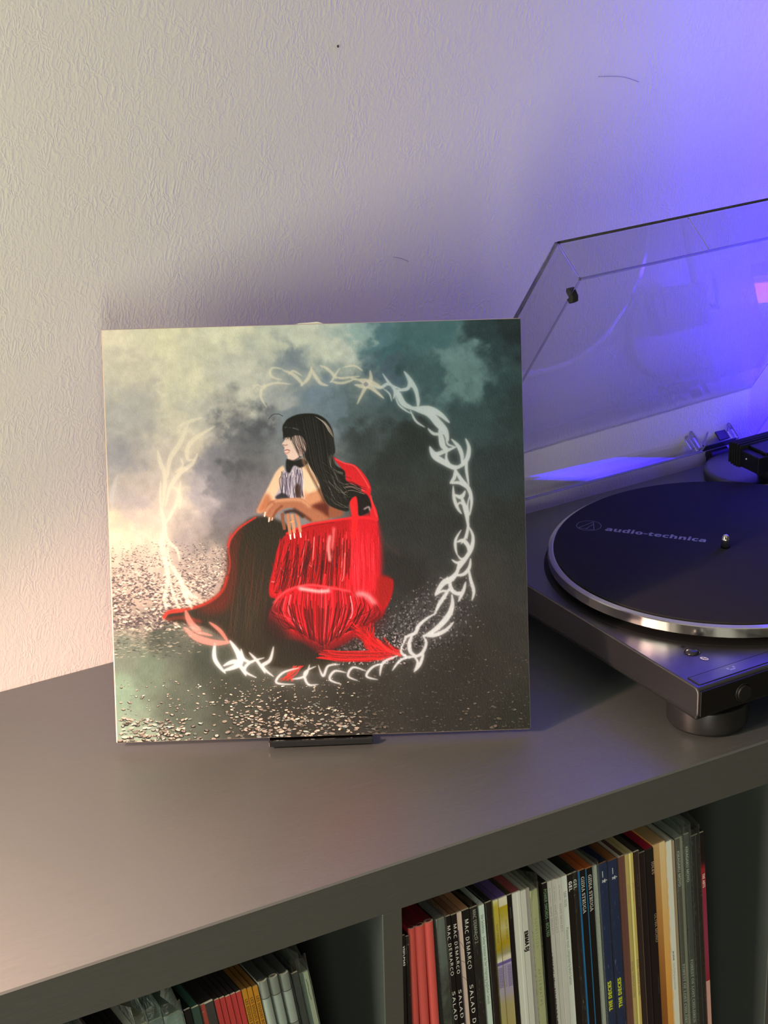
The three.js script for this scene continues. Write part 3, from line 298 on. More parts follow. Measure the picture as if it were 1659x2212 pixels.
  mesh('wireless_mark', new THREE.PlaneGeometry(0.0058, 0.0087).rotateX(-Math.PI / 2).rotateY(0.35).translate(0.0352, PT + 0.0003, 0.3088), std({ map: tx2, transparent: true, roughness: 0.6 }), tt);
}
const PX = 0.1577, PZ = 0.1848, PR = 0.1476;
{
  const y = PT;
  mesh('platter_gap_shade', lathe([[0, 0.0001], [0.1492, 0.0001], [0.1502, 0.0004], [0.1506, 0.0001]], 128).translate(PX, y, PZ), std({ color: 0x050506, roughness: 0.7 }), tt);  // shade in the gap under the platter, painted as a near-black disc
  const pl = mesh('platter', toCreasedNormals(lathe([[0.02, 0.0045], [0.143, 0.0045], [PR - 0.0008, 0.0052], [PR, 0.006], [PR, 0.0136], [PR - 0.0006, 0.0142], [PR - 0.0036, 0.0153], [0.1432, 0.0153], [0.02, 0.0153]], 256), 0.25).translate(PX, y, PZ), metal, tt);
  const sp = mesh('spindle', lathe([[0, 0.0285], [0.0014, 0.0281], [0.0026, 0.0268], [0.0032, 0.025], [0.0035, 0.0246], [0.0036, 0.0236], [0.0036, 0.0165], [0, 0.0165]], 32).translate(PX, y, PZ), chrome, pl);
}
{ // felt mat lying on the platter, printed
  const n = 2048, cv = document.createElement('canvas'); cv.width = cv.height = n; const c = cv.getContext('2d'); c.fillStyle = 'rgb(20,20,22)'; c.fillRect(0, 0, n, n);
  const r = mulberry(4), im = c.getImageData(0, 0, n, n); for (let i = 0; i < im.data.length; i += 4) { const k = 0.8 + 0.4 * r(); im.data[i] *= k; im.data[i + 1] *= k; im.data[i + 2] *= k; } c.putImageData(im, 0, 0);
  const R = 0.1428, px = (x, z) => [(x - PX + R) / (2 * R) * n, (z - PZ + R) / (2 * R) * n];
  const ink = 'rgb(150,150,160)', k = n / (2 * R), [x0, y0] = px(0.0955, 0.1005), ang = Math.atan2(0.0686, 0.0557);
  c.save(); c.translate(x0, y0); c.rotate(ang); c.fillStyle = ink; c.font = 'bold 100px sans-serif'; const wd = c.measureText('audio-technica').width; c.scale(0.0875 * k / wd, 0.0104 * k / 100); c.fillText('audio-technica', 0, 0); c.strokeStyle = ink; c.lineWidth = 3; c.strokeText('audio-technica', 0, 0); c.restore();
  const [x1, y1] = px(0.0907, 0.0851); c.save(); c.translate(x1, y1); c.rotate(ang); c.strokeStyle = 'rgb(126,126,136)'; c.lineWidth = 0.0006 * k; c.beginPath(); c.ellipse(0, 0, 0.0104 * k, 0.0104 * k, 0, 0, 7); c.stroke(); const s = 0.0104 * k; c.beginPath(); c.moveTo(-0.74 * s, 0.66 * s); c.lineTo(0.16 * s, -0.84 * s); c.lineTo(0.62 * s, 0.72 * s); c.lineTo(-0.1 * s, 0.72 * s); c.lineTo(0.28 * s, -0.4 * s); c.moveTo(-0.74 * s, 0.66 * s); c.lineTo(0.0, 0.7 * s); c.stroke(); c.restore();
  const t = new THREE.CanvasTexture(cv); t.colorSpace = THREE.SRGBColorSpace; t.flipY = false;
  const g = toCreasedNormals(lathe([[0.0038, 0], [R - 0.0004, 0], [R, 0.0006], [R - 0.0003, 0.0014], [R - 0.0012, 0.0016], [0.0042, 0.0016], [0.0038, 0.0013], [0.0038, 0]], 256), 0.6), p = g.attributes.position, uv = g.attributes.uv; for (let i = 0; i < p.count; i++) uv.setXY(i, (p.getX(i) + R) / (2 * R), (p.getZ(i) + R) / (2 * R));
  const off = new THREE.Vector3(PX, PT + 0.01535, PZ).applyAxisAngle(new THREE.Vector3(0, 1, 0), 0.0306).add(tt.position);
  const m = mesh('slip_mat', g, std({ map: t, roughness: 0.95 }), null); m.position.copy(off); m.rotation.y = 0.0306; m.userData = { label: 'round black felt mat with silver lettering lying on the turntable platter', category: 'mat' };
}
{ // tonearm: turning base, pivot block with ribbed rear weight, parked tube going to the front
  const ax = 0.303, az = 0.047; const ta = new THREE.Group(); ta.name = 'tonearm'; ta.position.set(ax, PT, az); tt.add(ta);
  mesh('tonearm_base', lathe([[0, 0], [0.0428, 0], [0.0432, 0.0012], [0.0432, 0.0062], [0.042, 0.0085], [0.0395, 0.0095], [0, 0.0098]], 96), casing, ta);
  mesh('pivot_post', cyl(0.012, 0.014, 0.0135, 0.004, 0.0162, 0.024), blackMat, ta);
  mesh('pivot_block', [rbox(0.06, 0.0158, 0.0255, 0.0012, 0.0, 0.0304, 0.0302), rbox(0.05, 0.003, 0.026, 0.001, 0.004, 0.0396, 0.0292)], blackGloss, ta);
  const ribs = [0, 1, 2, 3, 4].map((i) => rbox(0.0615, 0.0195 + [0.0, 0.0018, 0.0026, 0.0026, 0.0016][i], 0.0022, 0.001, 0.0, 0.0318, 0.0036 + i * 0.0034)); mesh('counterweight', [rbox(0.058, 0.0175, 0.017, 0.004, 0.0, 0.0315, 0.0105), ...ribs], rubber, ta);
  mesh('pivot_screw', new THREE.SphereGeometry(0.0012, 12, 8).translate(-0.0302, 0.0325, 0.0272), chrome, ta);
  mesh('arm_tube', tube([[0.021, 0.036, 0.042], [0.021, 0.036, 0.13], [0.020, 0.034, 0.21]], 0.004, 20, 14), blackMat, ta);
  mesh('arm_rest', rbox(0.012, 0.032, 0.008, 0.002, 0.021, 0.0162, 0.15), blackMat, ta);
  mesh('headshell', rbox(0.018, 0.007, 0.034, 0.002, 0.0185, 0.032, 0.228), blackMat, ta);
  mesh('cue_lever', [rbox(0.004, 0.003, 0.03, 0.001, 0.036, 0.046, 0.03), cyl(0.003, 0.003, 0.036, 0.036, 0.028, 0.018, 16)], blackMat, ta);
}
{ // clear lid, open 54 degrees, with its hinges
  const th = 54 * Math.PI / 180, lid = new THREE.Group(); lid.name = 'dust_cover'; lid.position.set(0, PT + 0.302, 0.160); tt.add(lid); lid.rotation.x = -(th) ; // own axes: z runs along the panel up to the front lip, y is out of the lid
  const L = 0.337, dp = 0.0365, w = 0.353, t = 0.003;
  const clear = phys({ color: srgb(250, 250, 250), transmission: 1, thickness: 0, roughness: 0.015, ior: 1.42 });
  const solid = phys({ color: srgb(236, 236, 238), transmission: 1, thickness: 0.01, roughness: 0.02, ior: 1.49 });
  const sheet = (W, Hh, rot, pos) => { const g = new THREE.PlaneGeometry(W, Hh); rot(g); g.translate(...pos); return g; };
  // every wall is the pair of its two faces; their narrow edges are solid bars that carry the light sideways
  const pair = (name, W, Hh, rot, pos, n) => mesh(name, [sheet(W, Hh, rot, pos), sheet(W, Hh, (g) => { g.rotateX(Math.PI); rot(g); }, [pos[0] + n[0] * t, pos[1] + n[1] * t, pos[2] + n[2] * t])], clear, lid);
  const slab = phys({ color: srgb(250, 250, 250), transmission: 1, thickness: 0.003, roughness: 0, ior: 1.49 });
  mesh('lid_panel', box(w, 0.0024, L, w / 2, -0.0012, -L / 2), slab, lid);
  pair('lid_front_wall', w - 2 * t, dp, (g) => g, [w / 2, -dp / 2, 0], [0, 0, -1]);
  pair('lid_back_wall', w - 2 * t, dp, (g) => g.rotateY(Math.PI), [w / 2, -dp / 2, -L], [0, 0, 1]);
  pair('lid_side_wall', L, dp, (g) => g.rotateY(-Math.PI / 2), [0, -dp / 2, -L / 2], [1, 0, 0]);
  pair('lid_side_wall', L, dp, (g) => g.rotateY(Math.PI / 2), [w, -dp / 2, -L / 2], [-1, 0, 0]);
  const edge = phys({ color: srgb(222, 223, 226), transmission: 1, thickness: 0.01, roughness: 0.25, ior: 1.49 });
  const bars = [rbox(0.0022, 0.003, L + 0.0004, 0.0008, -0.00115, -0.0013, -L / 2), rbox(w, 0.0014, 0.0014, 0.0006, w / 2, -0.0008, -0.0009), rbox(w, 0.0016, 0.0024, 0.0006, w / 2, -dp, -0.0015), rbox(0.0016, 0.0014, L, 0.0006, 0.0015, -dp, -L / 2), rbox(w, 0.0018, 0.0024, 0.0006, w / 2, -dp, -L + 0.0015), rbox(0.0016, 0.0014, L, 0.0006, w - 0.0015, -dp, -L / 2), rbox(0.0018, dp - 0.003, 0.0018, 0.0006, 0.0015, -dp / 2, -0.0015), rbox(0.0014, 0.0014, L, 0.0006, w - 0.0015, -0.0009, -L / 2), rbox(0.0008, dp - 0.004, 0.0012, 0.0003, 0.126, -dp / 2, -0.0015)];
  const tinted = new Set([0, 2, 4]);
  bars.forEach((b, i) => [1, 7].includes(i) || mesh('lid_edge', b, tinted.has(i) ? edge : solid, lid));
  for (const x of [0.0035, w - 0.0035]) mesh('bumper', extrude([[-0.0045, -0.002], [-0.0035, -0.006], [0, -0.0085], [0.0045, -0.0065], [0.0045, -0.002], [0.001, -0.0035], [0.0005, 0.002], [-0.002, 0.0035], [-0.0045, 0.002]], 0.006, 0.0008).rotateY(Math.PI / 2).translate(x - 0.003, -dp + 0.0035, -0.023), rubber, lid);
  for (const x of [0.03, 0.287]) { // clear sockets on the back wall, and the black hinges that plug into them
    mesh('hinge_socket', [rbox(0.048, 0.004, 0.007, 0.0012, x + 0.019, -0.0055, -L + 0.0068), rbox(0.004, 0.031, 0.007, 0.0012, x - 0.003, -0.0215, -L + 0.0068), rbox(0.004, 0.031, 0.007, 0.0012, x + 0.041, -0.0215, -L + 0.0068), rbox(0.004, 0.018, 0.004, 0.001, x - 0.0076, -0.0245, -L + 0.0054), rbox(0.0016, 0.036, 0.002, 0.0006, 0, 0, 0).rotateZ(-0.82).translate(x + 0.017, -0.021, -L + 0.0055)], solid, lid);
    const hinge = mesh('hinge', [rbox(0.036, 0.0012, 0.009, 0.0005, x + 0.02, -0.0372, -L + 0.0075), rbox(0.031, 0.006, 0.0016, 0.0006, x + 0.019, -0.0105, -L + 0.0046), rbox(0.012, 0.02, 0.0016, 0.0006, x + 0.031, -0.022, -L + 0.0046)], std({ color: srgb(44, 44, 52), roughness: 0.4 }), lid);
    hinge.name = 'hinge_plate';
  }
  for (const x of [0.05, 0.308]) { const hb = mesh('hinge_base', [rbox(0.022, 0.02, 0.011, 0.004, x, PT - 0.005, -0.0075, 3), cyl(0.0055, 0.0055, 0.02, 0, 0, 0, 24).rotateZ(Math.PI / 2).translate(x, PT + 0.003, -0.0075)], blackGloss, tt); mesh('hinge_screw', new THREE.SphereGeometry(0.0016, 12, 8).translate(x - 0.0105, PT + 0.001, -0.0022), chrome, hb); }
}
// ---------------------------------------------------------------- displayed record on its stand
{
  const W = 0.3165, HH = 0.3138, TH = 0.0042, yaw = -0.4786, lean = 0.3397;
  const st = thing('display_stand', 'small glossy black stand holding the big record cover upright on the shelf', 'stand', [0.4112, H, 0.2149], yaw);
  const rec = thing('vinyl_record', 'large record cover with a seated figure in a red fringed dress, standing on the shelf', 'record', [0.4112, H + 0.0072, 0.2149], yaw);
  const tilt = new THREE.Group(); // leans the cover back and rolls it by half a degree about its lower edge
  rec.rotation.set(0, 0, 0); rec.quaternion.setFromEuler(new THREE.Euler(-lean, yaw, -0.0068, 'YXZ'));
  const paperN = tileNoise(41, 220, 90), paperM = tileNoise(42, 300, 300), paper = field(512, (x, y) => 0.6 * paperN(x / 512 * 220, y / 512 * 90) + 0.4 * paperM(x / 512 * 300, y / 512 * 300), [2.4, 2.4]);
  const card = std({ color: srgb(222, 196, 176), roughness: 0.7 });
  mesh('jacket', rbox(W, HH, TH, 0.0009, 0, HH / 2, -TH / 2 - 0.0003), card, rec);
  const art = new THREE.CanvasTexture(drawCover(1536)); art.colorSpace = THREE.SRGBColorSpace; art.anisotropy = 8;
  mesh('cover_print', (() => { const g = new THREE.BoxGeometry(W - 0.0012, HH - 0.0008, 0.0004, 1, 1, 1).translate(0.0003, HH / 2, -0.0001); return g; })(), phys({ map: art, roughness: 0.45, specularIntensity: 0.35, bumpMap: paper, bumpScale: 0.00012, color: new THREE.Color(1, 1, 1) }), rec).userData.label = 'printed front of the cover';
  mesh('inner_sleeve', (() => { const s = new THREE.Shape(); s.moveTo(-0.012, 0); s.lineTo(-0.0085, 0.0011); s.quadraticCurveTo(0.0, 0.0013, 0.004, 0.0018); s.quadraticCurveTo(0.007, 0.0017, 0.0105, 0); s.closePath(); return new THREE.ExtrudeGeometry(s, { depth: 0.0008, bevelEnabled: false }).translate(-0.001, HH - 0.0003, -TH / 2); })(), std({ color: srgb(232, 226, 214), roughness: 0.7 }), rec);
  const ac = phys({ color: srgb(9, 9, 10), roughness: 0.12, clearcoat: 1, clearcoatRoughness: 0.05 });
  const c = Math.cos(lean), s = Math.sin(lean), sw = 0.0795, xo = -0.0025;
  // one bent strip: lip, ledge under the cover, back plate behind it
  const back = (t, d) => [-(0.0060 + d) * 1 - t * s, 0.0046 + t * c];
  const prof = [[0.0062, 0.0030], [0.0068, 0.0036], [0.0068, 0.0070], [0.0058, 0.0078], [0.0042, 0.0076], [0.0038, 0.0052], [-0.0062, 0.0044], back(0.14, 0.0001), back(0.14, 0.0031), [-0.0092, 0.0026]];
  mesh('stand_body', extrude(prof, sw, 0.0005).rotateY(-Math.PI / 2).scale(1, 1, 1).translate(xo + sw / 2, 0, 0), ac, st);
  mesh('stand_leg', extrude([[-0.0095, 0.0006], [-0.108, 0.0006], [-0.108, 0.0036], [-0.0095, 0.0036]], 0.05, 0.0004).rotateY(-Math.PI / 2).translate(xo + 0.025, 0, 0), ac, st);
  mesh('stand_strut', extrude([[-0.105, 0.0034], [-0.108, 0.0034], [-0.0595, 0.134], [-0.0566, 0.132]], 0.05, 0.0004).rotateY(-Math.PI / 2).translate(xo + 0.025, 0, 0), ac, st);
}
// ---------------------------------------------------------------- records standing in the two open cubes
// spines are printed from three sheets: every spine has a strip, 10 px to the millimetre, the first 204 mm from its top
const sheets = [0, 1, 2].map(() => { const cv = document.createElement('canvas'); cv.width = cv.height = 2048; const t = new THREE.CanvasTexture(cv); t.colorSpace = THREE.SRGBColorSpace; t.wrapS = t.wrapT = THREE.ClampToEdgeWrapping; t.anisotropy = 8; return { cv, c: cv.getContext('2d'), at: 2, t, m: phys({ map: t, roughness: 0.5 }) }; });
const colors = new Map(), flat = (rgb, rough = 0.6) => { const k = rgb.join() + rough; if (!colors.has(k)) colors.set(k, std({ color: srgb(...rgb), roughness: rough })); return colors.get(k); };
const CARD = [222, 212, 190], FLOOR = H - TOP - CELL, rr = mulberry(101);
const crA = tileNoise(71, 9, 12), crB = tileNoise(72, 22, 30), crease = field(256, (x, y) => { const u = x / 256, v = y / 256, a = Math.abs(2 * crA(u * 9 + crB(u * 22, v * 30) * 0.5, v * 12) - 1), b = Math.abs(2 * crB(u * 22, v * 30) - 1); return 1 - 0.7 * a - 0.3 * b; });
const film = phys({ color: srgb(236, 242, 240), transmission: 1, thickness: 0, roughness: 0.34, ior: 1.5, bumpMap: crease, bumpScale: 0.0004 }), filmHazy = phys({ color: srgb(226, 236, 232), transmission: 1, thickness: 0, roughness: 0.5, ior: 1.5, bumpMap: crease, bumpScale: 0.003 }), filmClear = phys({ color: srgb(240, 244, 242), transmission: 1, thickness: 0, roughness: 0.2, ior: 1.5, bumpMap: crease, bumpScale: 0.0006 });
const text = (s, off, len, size, color, o = {}) => (c, w) => { // lettering running down the spine (or up it)
  c.save(); c.translate(w * (o.at ?? 0.5), off * 10); c.rotate(Math.PI / 2); c.fillStyle = color; c.textBaseline = 'middle'; c.font = `${o.bold ? 'bold ' : ''}${o.italic ? 'italic ' : ''}100px ${o.font ?? 'sans-serif'}`;
  const jr = mulberry(s.length + Math.round(off)); let wide = 0; const chars = [...s], ws = chars.map((k) => c.measureText(k).width + (o.gap ?? 0)); for (const k of ws) wide += k;
  if (o.up) { c.translate(len * 10, 0); c.rotate(Math.PI); }
  c.scale(len * 10 / wide, size * 10 / 72); let x = 0; chars.forEach((k, i) => { c.save(); c.translate(x, 0); if (o.hand) { c.translate(0, (jr() - 0.5) * 16); c.rotate((jr() - 0.5) * 0.16); } c.fillText(k, 0, 0); if (o.heavy) { c.strokeStyle = color; c.lineWidth = o.heavy; c.strokeText(k, 0, 0); } c.restore(); x += ws[i]; }); c.restore();
};
const band = (y0, y1, fill) => (c, w) => { c.fillStyle = fill; c.fillRect(0, y0 * 10, w, (y1 - y0) * 10); };
const fade = (...stops) => (c, w) => { const g = c.createLinearGradient(0, 0, 0, 2048); for (const [mm, col] of stops) g.addColorStop(Math.min(1, mm / 204.8), col); c.fillStyle = g; c.fillRect(0, 0, w, 2048); };
const scuffs = (n, col, seed) => (c, w) => { const r = mulberry(seed); c.fillStyle = col; for (let i = 0; i < n; i++) { c.globalAlpha = 0.15 + 0.5 * r(); c.fillRect(r() * w, r() * 2048, 2 + r() * 5, 6 + r() * 40); } c.globalAlpha = 1; };
function pouch(w, h, d, over, seed, wave, mat, parent) { // clear outer sleeve: two sheets joined by a fold at the front, a little taller than the jacket, its mouth wavy
  const r = makeNoise(seed), geos = [], nz = 14, ny = 16, e = 0.0007, H2 = h + over;
  const bend = (p, side) => { const up = Math.max(0, (p.y - h + 0.012) / (over + 0.012)), front = Math.max(0, 1 + p.z / 0.08); p.x += side * wave * (r.fbm(p.y * 60 + side * 9, p.z * 50 + 5, 3) - 0.42) * (0.35 + front * 0.5) * (0.3 + up * 2.2) ; p.y += up * over * 1.4 * (r.fbm(p.z * 40 + side * 3, 7, 2) - 0.62); p.x = Math.max(-e * 0.5 , Math.min(w + e * 0.5 , p.x)); };
  for (const side of [0, 1]) { const g = new THREE.PlaneGeometry(d + 0.002, H2, nz, ny); g.rotateY(Math.PI / 2).translate(side ? w + e * 0.5 : -e * 0.5, H2 / 2, -d / 2 + 0.001); const p = g.attributes.position, v = new THREE.Vector3(); for (let i = 0; i < p.count; i++) { v.fromBufferAttribute(p, i); bend(v, side ? -1 : 1); p.setXYZ(i, v.x, v.y, v.z); } g.computeVertexNormals(); geos.push(g); }
  const f = new THREE.PlaneGeometry(w + e, H2, 4, ny * 2); f.translate(w / 2, H2 / 2, 0.0026); const p = f.attributes.position; for (let i = 0; i < p.count; i++) { const u = p.getX(i) / w - 0.5; p.setZ(i, 0.0026 - u * u * 0.004 + 0.0011 * (r.fbm(p.getY(i) * 90, u * 3 + 2, 3) - 0.5)); if (p.getY(i) > h) p.setY(i, h + (p.getY(i) - h) * (0.45 + 0.5 * r.fbm(u * 3 + 4, 3, 2))); } f.computeVertexNormals(); geos.push(f);
  for (const g of geos) { const q = g.attributes.position, uv = g.attributes.uv; for (let i = 0; i < q.count; i++) uv.setXY(i, (q.getX(i) + q.getZ(i)) / 0.07 + seed * 0.13, q.getY(i) / 0.07); }
  return mesh('outer_sleeve', geos, mat ?? film, parent);
}
function record(spec) {
  const { x, w, lean = 4.5, h = 312, spine, cover = spine, top = cover, print = [], round, open, bag, label, group, d = 312, z = 0, sheet = 0, rough = 0.5 } = spec;
  const W = w / 1000, HH = h / 1000, DD = d / 1000, a = lean * Math.PI / 180, S = sheets[sheet], sw = Math.max(16, Math.round(w * 10)), px = S.at; S.at += sw + 4; if (S.at > 2046) throw new Error('spine sheet ' + sheet + ' is full');
  S.c.save(); S.c.beginPath(); S.c.rect(px - 2, 0, sw + 4, 2048); S.c.clip(); S.c.translate(px, 0); S.c.fillStyle = `rgb(${spine.join()})`; S.c.fillRect(-2, 0, sw + 4, 2048); for (const f of print) f(S.c, sw); S.c.restore();
  const t = thing('vinyl_record', label, 'record', [x / 1000 + HH * Math.sin(a), FLOOR + 0.0002, 0.386 - 0.0006 + z / 1000 + (rr() - 0.5) * 0.0008], 0, group); t.rotation.z = a;
  const cm = flat(cover, rough), tm = flat(top, rough), card = flat(CARD), sp = 0.0013;
  const jw = W - 0.0002, geo = new THREE.BoxGeometry(jw, HH, DD - sp).translate(W / 2, HH / 2, -(DD - sp) / 2 - sp);
  if (open) { // two boards with the sleeve's mouth between them
    const th = 0.0007; const parts = [box(th, HH, DD - sp, th / 2 + 0.0001, HH / 2, -(DD + sp) / 2), box(th, HH, DD - sp, W - th / 2 - 0.0001, HH / 2, -(DD + sp) / 2)]; mesh('jacket', parts, tm, t); mesh('inner_sleeve', box(jw - 2 * th - 0.0002, HH - 0.0028, DD - sp - 0.004, W / 2, (HH - 0.0028) / 2, -(DD + sp) / 2), flat(open === true ? [26, 25, 27] : open), t);
  } else mesh('jacket', geo, [cm, cm, tm, cm, cm, cm], t);
  const u0 = px / 2048, u1 = (px + sw) / 2048, v1 = 1, v0 = 1 - h * 10 / 2048; let g, mats;
  if (round) { // spine bent to a thick open tube
    const s = new THREE.Shape(); s.moveTo(0, -0.0014); s.bezierCurveTo(0, 0.0016, W, 0.0016, W, -0.0014); s.bezierCurveTo(W, -0.0044, 0, -0.0044, 0, -0.0014); const k = new THREE.Path(); k.absellipse(W * 0.52, -0.0012, W * 0.3, 0.0009, 0, Math.PI * 2, true); s.holes.push(k);
    g = new THREE.ExtrudeGeometry(s, { depth: HH, bevelEnabled: false, curveSegments: 14 }).rotateX(Math.PI / 2).scale(1, -1, -1).rotateX(Math.PI); g.computeBoundingBox(); g.translate(0, HH - g.boundingBox.max.y, 0);
    const p = g.attributes.position, uv = g.attributes.uv; for (let i = 0; i < p.count; i++) uv.setXY(i, u0 + (u1 - u0) * Math.min(1, Math.max(0, p.getX(i) / W)), v0 + (v1 - v0) * p.getY(i) / HH); mats = [card, S.m];
  } else { g = new THREE.BoxGeometry(W - 0.0002, HH, sp).translate(W / 2, HH / 2, -sp / 2); const uv = g.attributes.uv, n = g.attributes.normal; for (let i = 0; i < uv.count; i++) uv.setXY(i, n.getX(i) > 0.5 ? u1 : n.getX(i) < -0.5 ? u0 : u0 + (u1 - u0) * uv.getX(i), v0 + (v1 - v0) * uv.getY(i)); mats = [S.m, S.m, spec.edge ? flat(spec.edge) : card, S.m, S.m, S.m]; }
  mesh('spine', g, mats, t);
  if (bag) pouch(W, HH, DD, bag.over ?? 0.006, Math.round(x), bag.wave ?? 0.002, bag.mat, t);
  return t;
}
const noiseSp = makeNoise(61);
const BK = [19, 17, 17], DK = [30, 28, 28], WH = [226, 228, 220];
const hand = { hand: true, gap: 12 };
